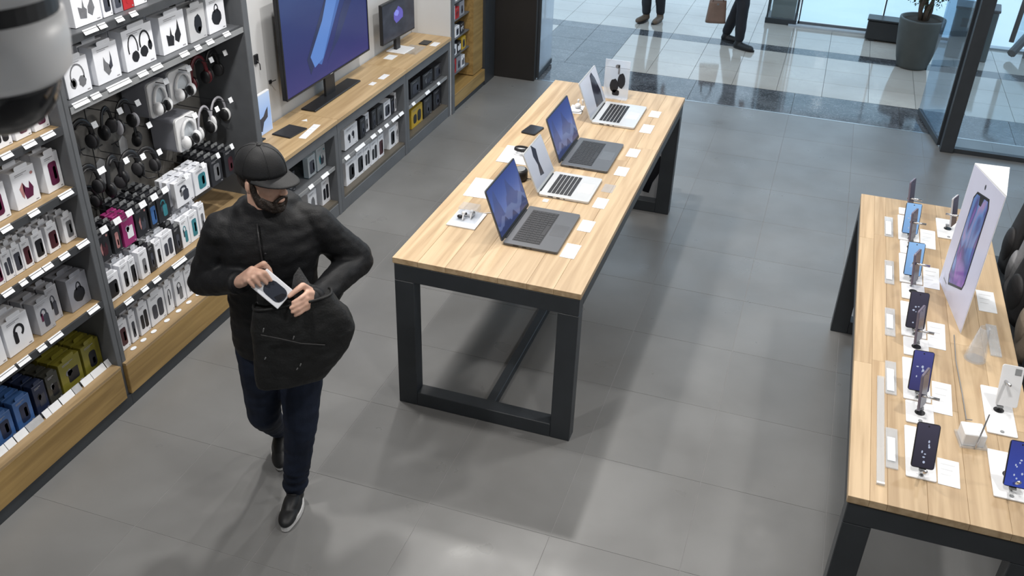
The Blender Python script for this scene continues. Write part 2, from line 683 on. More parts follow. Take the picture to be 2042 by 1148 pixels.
struct('lower_floor', MB().box(-12, 22, 12, 60, -4.3, -4.2), stone('lower_floor_stone', (.70, .73, .74), (.88, .9, .9), .2, .35, 0.), 'bright floor of the mall level below')

# ceiling downlights: a ring, a lit disc and the light it gives
ring_me = MB().lathe([(.11, 0), (.15, 0), (.155, -.012), (.115, -.02), (.11, 0)], n=24).mesh('trim_ring', WHITEPL, smooth=False)
disc_me = MB().lathe([(.109, -.004), (.109, -.001)], n=24).mesh('diffuser', plain('lamp_diffuser', (.9, .9, .9), .5, emit=LIGHT_COLOR, estr=6.))
for k, (x, y, w, r) in enumerate(DOWNLIGHTS):
    t = thing('ceiling_light', 'round recessed downlight in the shop ceiling', 'ceiling light', (x, y, CEIL), group='ceiling downlights')
    link('trim_ring', ring_me, t)
    link('diffuser', disc_me, t)
    ld = bpy.data.lights.new('downlight', 'AREA')
    ld.shape = 'DISK'
    ld.size = r * 2
    ld.energy = w
    ld.color = LIGHT_COLOR
    lo = bpy.data.objects.new('downlight_lamp', ld)
    COL.objects.link(lo)
    lo.location = (x, y, CEIL - .03)
    lo.parent = None

# storefront: post, fixed pane, two open door leaves
st = struct('trim_2', MB().box(1.20, 1.31, 8.62, 8.73, 0, 2.9), FRAME, 'dark metal post of the shop front', bevel=.004)
w1 = struct('window_1', MB().box(1.31, 3.3, 8.665, 8.68, .04, 2.75), glass('shopfront_glass', (.90, .95, .98), .03), 'large shop front window pane')
MB().box(1.31, 3.3, 8.64, 8.70, 0, .04).build('window_frame', FRAME, w1)
MB().box(2.02, 2.035, 8.655, 8.69, .04, 2.75).build('pane_joint', FRAME, w1)


def leaf(name, p0, p1, label, tint, hz=1.02, handle=True):
    p0, p1 = Vector((*p0, 0)), Vector((*p1, 0))
    d = (p1 - p0)
    ln = d.length
    M = Matrix.Translation(p0) @ Matrix.Rotation(math.atan2(d.y, d.x), 4, 'Z')
    o = struct(name, MB().box(0, ln, -.006, .006, .06, 2.6, M), tint, label)
    MB().box(0, ln, -.014, .014, .012, .06, M).build('bottom_rail', FRAME, o)
    MB().box(-.010, .010, -.014, .014, .012, 2.6, M).build('edge_stile', FRAME, o)
    if handle:
        MB().tube([M @ Vector((ln - .1, .012, hz - .12)), M @ Vector((ln - .1, .06, hz - .12)), M @ Vector((ln - .1, .06, hz + .12)), M @ Vector((ln - .1, .012, hz + .12))], .011).build('door_handle', STEEL_D, o)
    return o


leaf('door_1', (-2.68, 9.06), (-2.70, 9.60), 'frosted glass door leaf standing open beside the black wall panel', glass('frosted_door', (.72, .80, .88), .42, .1), hz=.62)
leaf('door_2', (1.19, 8.76), (1.05, 9.55), 'clear glass door leaf standing open by the dark post', glass('tinted_door', (.68, .79, .88), .03, .02), hz=1.2, handle=False)

# ------------------------------------------------------------------ display tables
def display_table(x0, x1, y0, y1, label, widths, seed, legw=.105):
    H = .90
    t = thing('display_table', label, 'table', ((x0 + x1) / 2, (y0 + y1) / 2, 0), world=True)
    top = MB().box(x0 + .004, x1 - .004, y0 + .004, y1 - .004, H - .034, H - .012).build('tabletop', WOOD_EDGE, t)
    rnd = random.Random(seed)
    x = x0
    for w in widths:
        w = w * (x1 - x0)
        y = y0
        cuts = sorted(rnd.uniform(y0 + .5, y1 - .5) for _ in range(2))
        if cuts[1] - cuts[0] < .35:
            cuts = cuts[:1]
        for c in cuts + [y1]:
            cx, cy = x + w / 2, (y + c) / 2
            me = MB().box(-w / 2 + .0004, w / 2 - .0004, -(c - y) / 2 + .0004, (c - y) / 2 - .0004, -.030, 0).mesh('plank', WOOD, bevel=.0008)
            org = t['_org']
            link('plank', me, top, (cx - org[0], cy - org[1], H - org[2] - rnd.uniform(0, .0006)))
            y = c
        x += w
    zt = H - .034
    for ya, nm in ((y0, 'near'), (y1 - .09, 'far')):
        fr = MB()
        fr.box(x0 + .006, x1 - .006, ya + .004, ya + .086, zt - .095, zt)
        g = fr.build('leg_frame', FRAME, t, bevel=.003)
        MB().box(x0 + .006, x0 + .006 + legw, ya + .004, ya + .086, .0, zt - .095).build('leg', FRAME, t, bevel=.003)
        MB().box(x1 - .006 - legw, x1 - .006, ya + .004, ya + .086, .0, zt - .095).build('leg', FRAME, t, bevel=.003)
        MB().box(x0 + .006 + legw, x1 - .006 - legw, ya + .004, ya + .086, .0, .085).build('foot_bar', FRAME, t, bevel=.003)
    for xa in (x0 + .006, x1 - .036):
        MB().box(xa, xa + .03, y0 + .086, y1 - .086, zt - .075, zt).build('apron', FRAME, t, bevel=.002)
    return t


TBL = display_table(-1.80, -.83, 3.69, 6.56, 'long oak laptop table with charcoal steel loop legs in the middle of the shop', [.14, .15, .14, .14, .15, .14, .14], 3)
MB().box(-1.335, -1.285, 3.77, 6.48, .0, .05).build('stretcher', FRAME, TBL, bevel=.003)
TBR = display_table(.40, 1.07, 2.73, 5.36, 'oak phone table with charcoal steel loop legs on the right', [.11, .09, .2, .2, .2, .2], 8, legw=.10)

# ------------------------------------------------------------------ wall shelving
XF = -3.12      # front plane of the uprights
XB = -3.49      # back


def price_labels(shelf, xf, zs, ys, w=.055, h=.026, mat=None):
    """paper tickets in the shelf's front rail; tilted like a ticket rail"""
    for (y, ww) in ys:
        M = Matrix.Translation((xf, y, zs)) @ Matrix.Rotation(math.radians(-38), 4, 'Y')
        MB().box(.0, .0015, -ww / 2, ww / 2, -h / 2, h / 2, M).build('price_label', mat or LABEL, shelf)


def shelf(unit, y0, y1, z, name='shelf', top=WOOD_SHELF, xf=XF, th=.03, labels=None, lw=.055, seed=0):
    s = MB().box(XB, xf - .012, y0, y1, z - th, z).build(name, top, unit)
    MB().box(xf - .012, xf, y0, y1, z - th - .004, z + .002).build('shelf_edge', STEEL_D, s)
    if labels:
        price_labels(s, xf + .001, z - .004, labels)
    return s


def rand_labels(y0, y1, n, seed, w=(.04, .075)):
    r = random.Random(seed)
    out = []
    st_ = (y1 - y0) / n
    for k in range(n):
        out.append((y0 + st_ * (k + .5) + r.uniform(-.2, .2) * st_, r.uniform(*w)))
    return out


# near bay (1) and far bay (2), sharing the look of grey steel uprights with an oak plinth
u1 = thing('shelving_unit', 'nearest grey steel wall shelving bay with oak shelves and oak plinth', 'shelving', (-3.3, 2.3, 0), group='wall shelving bays', world=True)
Y1A, Y1B = 1.45, 3.165
MB().box(XB - .005, XF, Y1B - .035, Y1B, 0, 2.9).build('upright', STEEL, u1, bevel=.003)
MB().box(XB - .005, XF, Y1A, Y1A + .035, 0, 2.9).build('upright', STEEL, u1, bevel=.003)
MB().box(XB - .005, XB + .008, Y1A + .035, Y1B - .035, .06, 2.9).build('back_panel', STEEL_D, u1)
pl = MB().box(XB, XF + .02, Y1A, Y1B - .036, .072, .262).build('plinth', WOOD_EDGE, u1, bevel=.003)
MB().box(XB, XF + .02, Y1A, Y1B - .036, .262, .275).build('plinth_ledge', WOOD_SHELF, pl)
MB().box(XB, XF + .012, Y1A, Y1B, 0, .07).build('kick_plate', FRAME, u1)
ya, yb = Y1A + .036, Y1B - .036
sE = MB().box(XB, XF - .055, ya, yb, .262, .277).build('shelf', STEEL_D, u1)
MB().box(XF - .056, XF - .050, ya, yb, .262, .290).build('ticket_rail', STEEL_D, sE)
yy = ya + .4
k = 0
while yy < yb - .03:
    ww = [.085, .05, .07, .095, .04, .065][k % 6]
    ww = min(ww, yb - yy)
    M = Matrix.Translation((XF - .044, yy + ww / 2, .288)) @ Matrix.Rotation(math.radians(-30), 4, 'Y')
    MB().box(0, .0015, -ww / 2, ww / 2, -.024, .022, M).build('price_label', LABEL if k % 4 != 1 else LABEL_G, sE)
    yy += ww + [.004, .012, .003, .006][k % 4]
    k += 1
shelf(u1, ya, yb, .668, labels=[(3.06, .075), (2.80, .085), (2.71, .05), (2.60, .07), (2.50, .1), (2.33, .08)])
shelf(u1, ya, yb, 1.018, labels=[(3.09, .075), (2.965, .06), (2.86, .055), (2.79, .075), (2.71, .04), (2.62, .06), (2.5, .06)])
shelf(u1, ya, yb, 1.290, labels=[(3.06, .085), (2.86, .06), (2.70, .06), (2.55, .05)])
shelf(u1, ya, yb, 1.585, labels=[(3.04, .075), (2.93, .07), (2.80, .06), (2.70, .05)])
shelf(u1, ya, yb, 1.94, labels=[(3.0, .07), (2.85, .07)])
shelf(u1, ya, yb, 2.30)

u2 = thing('shelving_unit', 'grey steel wall shelving bay with headphone hooks and oak plinth behind the man', 'shelving', (-3.3, 3.9, 0), group='wall shelving bays', world=True)
Y2A, Y2B = 3.166, 4.655
MB().box(XB - .005, XF, Y2A, Y2A + .03, 0, 2.9).build('upright', STEEL, u2, bevel=.003)
MB().box(XB - .005, XF + .01, Y2B - .055, Y2B, 0, 2.9).build('upright', STEEL, u2, bevel=.003)
bp2 = MB().box(XB - .005, XB + .008, Y2A + .03, Y2B - .055, .06, 2.9).build('back_panel', BACKP, u2)
pl = MB().box(XB, XF + .02, Y2A, Y2B - .056, .072, .255).build('plinth', WOOD_EDGE, u2, bevel=.003)
MB().box(XB, XF + .02, Y2A, Y2B - .056, .255, .268).build('plinth_ledge', WOOD_SHELF, pl)
MB().box(XB, XF + .012, Y2A, Y2B - .056, 0, .07).build('kick_plate', FRAME, u2)
ya, yb = Y2A + .031, Y2B - .056
s_ = shelf(u2, ya, yb, .575, labels=[(3.30, .0601), (3.43, .05), (3.53, .06), (3.73, .12), (3.95, .08), (4.15, .06), (4.3, .05)])
s_ = shelf(u2, ya, yb, 1.655, top=STEEL, labels=[(3.27, .10), (3.37, .06), (3.50, .10), (3.58, .07), (3.71, .07), (3.82, .08), (4.05, .07), (4.17, .05), (4.28, .06), (4.44, .06)])
MB().box(XF - .006, XF + .004, ya, yb, 1.620, 1.650).build('ticket_rail', GREYPL, s_)
shelf(u2, ya, yb, 1.945, top=STEEL, labels=[(3.42, .09), (3.50, .05), (3.62, .05), (3.72, .05)])
shelf(u2, ya, yb, 2.3, top=STEEL)
for yv in (3.66, 4.12):
    MB().box(XB + .008, XB + .012, yv - .002, yv + .002, .3, 2.9).build('panel_joint', STEEL_D, bp2)


def hook(y, z, xe, tagw=.04, tagh=.03, tilt=0.):
    h = MB().tube([(XB + .005, y, z + .03), (XB + .02, y, z + .005), (xe, y, z + .004), (xe + .006, y, z + .02)], .0026, 6).tube([(XB + .012, y - .03, z + .028), (XB + .012, y + .03, z + .028)], .004, 6).build('hook', STEEL_D, u2)
    M = Matrix.Translation((xe + .006, y, z + .018)) @ Matrix.Rotation(math.radians(-20), 4, 'Y')
    MB().box(0, .0016, -tagw / 2, tagw / 2, -tagh / 2, tagh / 2, M).build('price_tag', LABEL, h)


# ------------------------------------------------------------------ low counter of three cabinets
CT = .735


def cabinet(y0, y1, label, mid=.385, base=.115):
    c = thing('counter_cabinet', label, 'cabinet', (-3.3, (y0 + y1) / 2, 0), group='low oak-topped wall cabinets', world=True)
    MB().box(XB + .001, XF + .012, y0 + .001, y1 - .001, CT - .03, CT).build('worktop', WOOD_TOP, c, bevel=.0015)
    MB().box(XF - .03, XF, y0 + .002, y1 - .002, CT - .105, CT - .031).build('apron', STEEL, c)
    for yy in (y0, y1 - .045):
        MB().box(XB + .001, XF, yy + .001, yy + .044, 0, CT - .105).build('side_panel', STEEL, c, bevel=.002)
    MB().box(XB + .001, XB + .012, y0 + .045, y1 - .045, .06, CT - .1).build('back_panel', STEEL_D, c)
    MB().box(XB + .012, XF - .01, y0 + .045, y1 - .045, base - .02, base).build('bottom_shelf', plain('brown_grey_shelf', (.10, .088, .07), .5), c)
    s = MB().box(XB + .012, XF - .02, y0 + .045, y1 - .045, mid - .018, mid).build('shelf', STEEL, c)
    MB().box(XF - .02, XF - .012, y0 + .045, y1 - .045, mid - .02, mid + .006).build('shelf_edge', GREYPL, s)
    MB().box(XB + .02, XF - .004, y0 + .045, y1 - .045, 0, base - .02).build('plinth', STEEL, c, bevel=.002)
    return c, s


c1, c1s = cabinet(4.657, 5.60, 'oak-topped low cabinet nearest the shelving, behind the man')
c2, c2s = cabinet(5.601, 6.79, 'oak-topped low cabinet under the television')
c3, c3s = cabinet(6.791, 7.755, 'oak-topped low cabinet farthest along the wall, under the small monitor')
price_labels(c1s, XF - .010, .386, [(5.40, .10), (5.2, .06)])
price_labels(c2s, XF - .010, .386, [(5.74, .07), (5.95, .15), (6.18, .08), (6.30, .06), (6.42, .06), (6.58, .12), (6.70, .08)])
price_labels(c3s, XF - .010, .386, [(6.95, .06), (7.25, .09), (7.5, .05)])

# tall end unit with a pegged strip of small goods and an oak side
u3 = thing('end_display_unit', 'tall end display of small accessories with oak panel beside the black wall', 'display unit', (-3.3, 8.35, 0), world=True)
MB().box(XB - .005, XF, 7.757, 7.772, .0, 2.9).build('white_side', WALLW, u3)
MB().box(XB - .005, XF + .012, 7.773, 7.835, 0, 2.9).build('upright', STEEL, u3, bevel=.003)
MB().box(XB - .005, XB + .1, 7.836, 8.40, .05, 2.9).build('back_panel', STEEL_D, u3)
MB().box(XB - .005, XF - .02, 8.40, 8.66, .18, 2.9).build('oak_panel', WOOD_EDGE, u3)
MB().box(XB - .005, XF + .005, 8.66, 8.95, 0, 2.9).build('upright', FRAME, u3)
MB().box(XB - .005, XF + .01, 7.836, 8.655, .05, .17).build('plinth', WOOD_EDGE, u3, bevel=.002)
MB().box(XB - .005, XF + .0, 7.836, 8.655, 0, .05).build('kick_plate', FRAME, u3)
for z in (.30, .47, .63, .80, .96, 1.13, 1.30):
    MB().box(XB + .1, XF - .06, 7.84, 8.395, z - .006, z).build('shelf', STEEL, u3)

# ------------------------------------------------------------------ boxed goods
def col(name, c, rough=.4):
    return plain(name, c, rough, var=.15, scale=40)


P_BLACK = col('print_black', (.012, .013, .018))
P_GREY = col('print_grey', (.16, .165, .18))
P_PURPLE = col('print_purple', (.10, .012, .05))
P_MAROON = col('print_maroon', (.06, .014, .022))
P_PINK = col('print_pink', (.42, .06, .20))
P_RED = col('print_red', (.45, .02, .025))
P_BLUE = col('print_blue', (.05, .14, .36))
P_TEAL = col('print_teal', (.04, .22, .27))
P_SKIN = col('print_blush', (.42, .20, .20))
P_SLATE = col('print_slate', (.05, .055, .075))
P_LILAC = col('print_lilac', (.45, .40, .52))


def arc_band(cx, cz, rx, rz, th, a0=200, a1=-20, n=12):
    o, i = [], []
    for k in range(n + 1):
        a = math.radians(a0 + (a1 - a0) * k / n)
        o.append((cx + rx * math.cos(a), cz + rz * math.sin(a)))
        i.append((cx + (rx - th) * math.cos(a), cz + (rz - th) * math.sin(a)))
    return o + i[::-1]


def pic(kind, w, h, c1, c2):
    """flat print on a box front: list of (material, polygons in (y,z))"""
    q = []
    if kind == 'case':
        q.append((c1, [rrect(w * .50, h * .62, w * .12, cx=w * .04, cy=h * .46)]))
        q.append((c2, [rrect(w * .16, h * .34, w * .07, cx=w * .12, cy=h * .46)]))
    elif kind == 'case_big':
        q.append((c1, [rrect(w * .66, h * .62, w * .14, cx=w * .02, cy=h * .44)]))
        q.append((c2, [rrect(w * .14, h * .36, w * .06, cx=w * .2, cy=h * .42)]))
    elif kind == 'two':
        q.append((c1, [rrect(w * .30, h * .48, w * .12, cx=-w * .18, cy=h * .42), rrect(w * .32, h * .60, w * .13, cx=w * .2, cy=h * .46)]))
    elif kind == 'slim':
        q.append((c1, [rrect(w * .40, h * .55, w * .15, cx=w * .02, cy=h * .42)]))
        q.append((c2, [rrect(w * .14, h * .2, w * .05, cx=w * .06, cy=h * .34)]))
    elif kind == 'buds':
        q.append((c1, [ellipse(w * .20, h * .30, cx=-w * .16, cy=h * .5), rrect(w * .08, h * .34, w * .03, cx=-w * .12, cy=h * .38), ellipse(w * .2, h * .26, cx=w * .14, cy=h * .56), rrect(w * .08, h * .3, w * .03, cx=w * .18, cy=h * .44)]))
    elif kind == 'curl':
        q.append((c1, [arc_band(w * .05, h * .58, w * .22, h * .2, w * .09, 180, -60), rrect(w * .16, h * .34, w * .06, cx=-w * .1, cy=h * .42)]))
    elif kind == 'phones':
        q.append((c1, [arc_band(0, h * .52, w * .30, h * .34, w * .05), ellipse(w * .26, h * .30, cx=-w * .2, cy=h * .36, wob=.08), ellipse(w * .3, h * .32, cx=w * .17, cy=h * .34, wob=.1, seed=2)]))
        q.append((c2, [ellipse(w * .14, h * .2, cx=-w * .19, cy=h * .36)]))
    elif kind == 'pair':
        q.append((c1, [arc_band(-w * .2, h * .52, w * .17, h * .34, w * .035), ellipse(w * .24, h * .28, cx=-w * .16, cy=h * .3, wob=.06), arc_band(w * .2, h * .56, w * .19, h * .3, w * .045), ellipse(w * .26, h * .28, cx=w * .14, cy=h * .34, wob=.1), ellipse(w * .14, h * .26, cx=w * .36, cy=h * .44, wob=.1)]))
    elif kind == 'drops':
        q.append((c1, [[(-w * .28, h * .2), (-w * .05, h * .16), (w * .0, h * .38), (-w * .08, h * .46), (-w * .1, h * .66), (-w * .16, h * .44), (-w * .3, h * .5)], [(w * .02, h * .28), (w * .16, h * .18), (w * .28, h * .36), (w * .24, h * .56), (w * .2, h * .8), (w * .14, h * .56), (w * .04, h * .44)]]))
    elif kind == 'wisp':
        q.append((c2, [[(-w * .18, h * .34), (-w * .02, h * .16), (w * .1, h * .24), (w * .08, h * .42), (-w * .06, h * .55), (-w * .12, h * .68), (-w * .16, h * .5)]]))
        q.append((c1, [[(w * .08, h * .28), (w * .2, h * .36), (w * .2, h * .6), (w * .17, h * .78), (w * .14, h * .55), (w * .05, h * .4)]]))
    elif kind == 'blob':
        q.append((c1, [ellipse(w * .44, h * .56, cx=w * .04, cy=h * .46, wob=.07)]))
        q.append((c2, [ellipse(w * .2, h * .16, cx=w * .1, cy=h * .3)]))
    elif kind == 'loopblob':
        q.append((c1, [ellipse(w * .56, h * .46, cx=w * .0, cy=h * .42, wob=.06), arc_band(w * .02, h * .62, w * .13, h * .18, w * .05)]))
    elif kind == 'watch':
        q.append((c1, [rrect(w * .32, h * .42, w * .1, cx=w * .05, cy=h * .36), arc_band(-w * .06, h * .6, w * .2, h * .16, w * .08)]))
        q.append((c2, [rrect(w * .12, h * .26, w * .04, cx=-w * .18, cy=h * .5)]))
    elif kind == 'figure':
        q.append((c1, [[(-w * .05, h * .18), (w * .22, h * .2), (w * .3, h * .42), (w * .18, h * .62), (w * .12, h * .44), (0, h * .5), (-w * .1, h * .66), (-w * .12, h * .4)]]))
        q.append((c2, [[(-w * .26, h * .52), (-w * .1, h * .66), (-w * .06, h * .5), (-w * .14, h * .22), (-w * .2, h * .3)], ellipse(w * .12, h * .08, cx=w * .34, cy=h * .8)]))
    elif kind == 'patch':
        q.append((c1, [rrect(w * .5, h * .4, w * .05, cx=w * .08, cy=h * .42)]))
        q.append((c2, [ellipse(w * .3, h * .22, cx=-w * .1, cy=h * .56, wob=.2)]))
    q.append((INK, [rrect(w * .5, h * .018, .001, cx=-w * .08, cy=h * .90), rrect(w * .34, h * .014, .001, cx=-w * .16, cy=h * .86), rrect(w * .12, h * .03, .001, cx=w * .36, cy=h * .06)]))
    return q


WHERE = {1.587: ', second shelf down', 1.292: ', third shelf down', 1.02: ', seven-box row', .67: ', fourth shelf', .278: ', bottom packs', .279: ', bottom packs', 1.947: ', top shelf', 1.657: ', headphone shelf', .577: ', above the plinth row', .27: ', on the plinth', .392: ', cabinet shelf', .116: ', cabinet bottom'}


def product(y0, y1, z0, z1, body, kind, c1, c2, label, d=.05, xf=-3.18, behind=0, gap=.012, group=None, tab=True, cat='product box', bname=None, fill=None, name='product_box', hide_body=None, yaw=0.):
    wher = WHERE.get(round(z0, 3), '')
    w, h = (y1 - y0), (z1 - z0)
    loc = (xf, (y0 + y1) / 2, z0)
    me = MB().box(-d, 0, -w / 2, w / 2, 0, h).mesh(name, body, bevel=.0012)
    o = link(name, me, None, loc, (0, 0, yaw))
    tag(o, label, cat, group)
    by = {}
    for m, polys in pic(kind, w, h, c1, c2):
        mb = MB()
        for p in polys:
            mb.prism(p, lambda u, v, t: (t, u, v), .0003, .0009)
        nm = 'printed_text' if m is INK else ('printed_picture' if m is c1 else 'printed_accent')
        pr = link(nm, mb.mesh(nm, m), o)
        if len(polys) > 1:
            pr['kind'] = 'stuff'
    if tab:
        tm = MB().prism(rrect(w * .55, .022, .008, cx=0, cy=h + .009), lambda u, v, t: (t, u, v), -.003, -.001).mesh('hang_tab', body if body is not CARTON_DARK else GREYPL)
        link('hang_tab', tm, o)
    if fill:
        fm = MB().box(-d * .8, -d * .15, -w * .36, w * .36, h * .1, h * .82).mesh('packed_case', fill, bevel=.004)
        link('packed_case', fm, o)
    for k in range(behind):
        b = o.copy()
        COL.objects.link(b)
        b.location = (xf - (d + gap) * (k + 1), loc[1] + .004 * math.sin(7.1 * k + y0 * 40), z0 + (0 if group is None else 0))
        core = re.split(r', | on the | at the | below | one shelf | between | just | half ', label)[0]
        b['label'] = 'copy behind the ' + core + wher
        b['group'] = 'copies behind the ' + core + wher
        tm2 = [c for c in o.children if c.name.startswith('hang_tab')]
        if tm2:
            c = tm2[0].copy()
            COL.objects.link(c)
            c.parent = b
    return o


# --- near bay -------------------------------------------------------------
Z = 1.587
product(3.035, 3.125, Z, 1.74, CARTON, 'case', P_PURPLE, P_BLACK, 'white box against the upright on the shelf level with the dome camera', behind=2, bname='white box', tab=False)
product(2.925, 3.015, Z, 1.73, CARTON, 'case', P_PURPLE, P_BLACK, 'white box half hidden by the dome camera, second from the upright', behind=2, bname='white box', tab=False)
product(2.80, 2.905, Z, 1.72, CARTON, 'two', P_BLACK, P_PURPLE, 'white box with dark print just below the dome camera, third from the upright', behind=1, bname='white box', tab=False)
Z = 1.292
product(3.025, 3.126, Z, 1.47, CARTON, 'case', P_PURPLE, P_MAROON, 'white box with one plum phone case below the dome camera, nearest the upright', d=.06, behind=2, bname='white box', gap=.004)
product(2.840, 2.978, Z, 1.465, CARTON, 'figure', P_PURPLE, P_SKIN, 'wide white box with a magenta figure, below the dome camera', d=.06, behind=2, bname='wide white box', gap=.004)
product(2.670, 2.80, Z, 1.455, CARTON, 'case', P_PURPLE, P_BLACK, 'white box with a dark plum case at the left picture edge', d=.06, behind=1, bname='white box')
Z = 1.020
rowC = [(3.056, 3.127, 'case', P_GREY, P_GREY, 'white box with a pale grey case, end of the seven-box row by the upright'),
        (2.950, 3.020, 'case_big', P_MAROON, P_SKIN, 'white box with a brown window, second in the seven-box row'),
        (2.865, 2.930, 'case_big', P_BLACK, P_MAROON, 'white box with a black-red case, third in the seven-box row'),
        (2.797, 2.850, 'case_big', P_MAROON, P_SKIN, 'narrow white box with a maroon case, fourth in the seven-box row'),
        (2.740, 2.792, 'case_big', P_SLATE, P_PURPLE, 'narrow white box with a slate case, fifth in the seven-box row'),
        (2.683, 2.737, 'two', P_SLATE, P_GREY, 'narrow white box with a grey gadget, sixth in the seven-box row'),
        (2.622, 2.678, 'case_big', P_PURPLE, P_PINK, 'narrow white box with a plum case at the picture edge, last in the seven-box row')]
for k, (a, b, kd, m1, m2, lb) in enumerate(rowC):
    product(a, b, Z, 1.155, CARTON, kd, m1, m2, lb, d=.03, behind=5, gap=.012, bname='white box')
Z = .670
GREYBOX = plain('silver_grey_carton', (.27, .28, .32), .4, var=.05, scale=14)
product(2.990, 3.124, Z, .845, GREYBOX, 'loopblob', P_BLACK, P_BLACK, 'grey box with a black blob picture and white ticket, beside the upright', d=.06, behind=2, bname='grey box')
product(2.880, 2.955, Z, .853, plain('pale_grey_carton', (.42, .43, .47), .4), 'watch', P_SLATE, P_BLACK, 'slim grey box tucked behind the open grey box on the fourth shelf', xf=-3.205, d=.05, behind=2, bname='slim grey box')
product(2.780, 2.878, Z, .835, plain('pale_grey_carton', (.42, .43, .47), .4), 'watch', P_SLATE, P_PURPLE, 'grey box with a dark gadget and mauve stripe on the fourth shelf', d=.06, behind=2, bname='grey box')
product(2.588, 2.735, Z, .845, CARTON, 'curl', P_BLACK, P_GREY, 'wide white box with a curled black earpiece on the fourth shelf', d=.06, behind=2, bname='wide white box')
product(2.455, 2.572, Z, .842, CARTON, 'blob', P_SLATE, P_BLACK, 'white box with a small dark blob at the picture edge on the fourth shelf', d=.05, behind=1, bname='white box')
Z = .2785
YEL = glass('yellow_clear_pack', (.75, .72, .25), .6, .1, (.34, .31, .05))
SMK = glass('smoke_clear_pack', (.5, .5, .46), .55, .1, (.10, .10, .085))
BLU = plain('blue_carton', (.055, .14, .36), .3, var=.12, scale=14)
NAVY = plain('navy_carton', (.02, .03, .07), .35, var=.2, scale=14)
DARKCASE = col('packed_dark_case', (.02, .019, .018))
product(2.998, 3.122, Z, .447, YEL, 'slim', P_BLACK, P_MAROON, 'clear yellow pack with a black case and lime dot, beside the upright', d=.05, behind=2, bname='clear yellow pack', fill=DARKCASE, cat='clear pack', xf=-3.20)
product(2.838, 2.982, Z, .447, YEL, 'patch', P_BLACK, P_GREY, 'wide clear olive pack with a dark gadget, second from the upright at the bottom', d=.05, behind=2, bname='clear olive pack', fill=DARKCASE, cat='clear pack', xf=-3.20)
product(2.748, 2.826, Z, .440, SMK, 'patch', P_BLACK, P_GREY, 'clear smoky pack with a dark case, third from the upright at the bottom', d=.05, behind=2, bname='clear smoky pack', fill=DARKCASE, cat='clear pack', xf=-3.20)
product(2.662, 2.738, Z, .440, NAVY, 'patch', P_SLATE, P_BLACK, 'almost black pack between the smoky packs and the blue boxes', d=.05, behind=2, bname='black pack', cat='pack', xf=-3.20)
product(2.538, 2.640, Z, .435, BLU, 'case', NAVY, CARTON, 'blue box with a white loop picture on the bottom shelf, nearest the dark packs', d=.05, behind=2, bname='blue box', xf=-3.20)
product(2.415, 2.520, Z, .425, BLU, 'case', NAVY, CARTON, 'blue box with a dark case at the left edge on the bottom shelf', d=.05, behind=2, bname='blue box', xf=-3.20)
product(2.300, 2.400, Z, .42, NAVY, 'patch', P_BLACK, P_BLUE, 'dark navy box at the lower left edge of the bottom shelf', d=.05, behind=1, bname='navy box', xf=-3.20)

# --- far bay, upper shelves ------------------------------------------------
Z = 1.947
product(3.40, 3.580, Z, 2.12, CARTON, 'drops', P_GREY, P_GREY, 'bright white wide box on the top shelf next to the dome camera', behind=1, bname='wide white box')
product(3.590, 3.655, Z, 2.12, CARTON, 'case_big', P_SLATE, P_BLACK, 'narrow white box with a navy case on the top shelf', behind=1, bname='narrow white box')
product(3.668, 3.728, Z, 2.12, GREYBOX, 'case_big', P_SLATE, P_GREY, 'slim grey box between white and red boxes on the top shelf', behind=1, bname='slim grey box')
product(3.733, 3.808, Z, 2.12, plain('red_carton', (.42, .02, .025), .4), 'slim', P_RED, P_BLACK, 'red box on the top shelf', behind=1, bname='red box')
product(3.812, 3.905, Z, 2.12, CARTON, 'blob', P_RED, P_PINK, 'white box with a red picture on the top shelf', behind=1, bname='white box')
Z = 1.657
hb = [(3.268, 3.425, 1.825, 'phones', P_GREY, P_SLATE, 'white headphone box with one grey headset beside the dome camera'),
      (3.468, 3.635, 1.835, 'wisp', P_SLATE, P_GREY, 'white headphone box with a slim grey folded headset'),
      (3.678, 3.905, 1.855, 'pair', P_BLACK, P_SLATE, 'wide white headphone box picturing two black headsets'),
      (3.966, 4.170, 1.850, 'drops', P_BLACK, P_SLATE, 'white box picturing two black ear cups'),
      (4.200, 4.350, 1.840, 'blob', P_BLACK, P_GREY, 'pale grey box with a small black speaker picture'),
      (4.372, 4.535, 1.845, 'loopblob', P_BLACK, P_GREY, 'white box with a round black headset, last by the far upright')]
for k, (a, b, z1, kd, m1, m2, lb) in enumerate(hb):
    product(a, b, Z, z1, CARTON if k != 4 else plain('light_grey_carton', (.52, .53, .55), .4), kd, m1, m2, lb + ' on the headphone shelf', d=.075, behind=1, gap=.01, bname='headphone box')

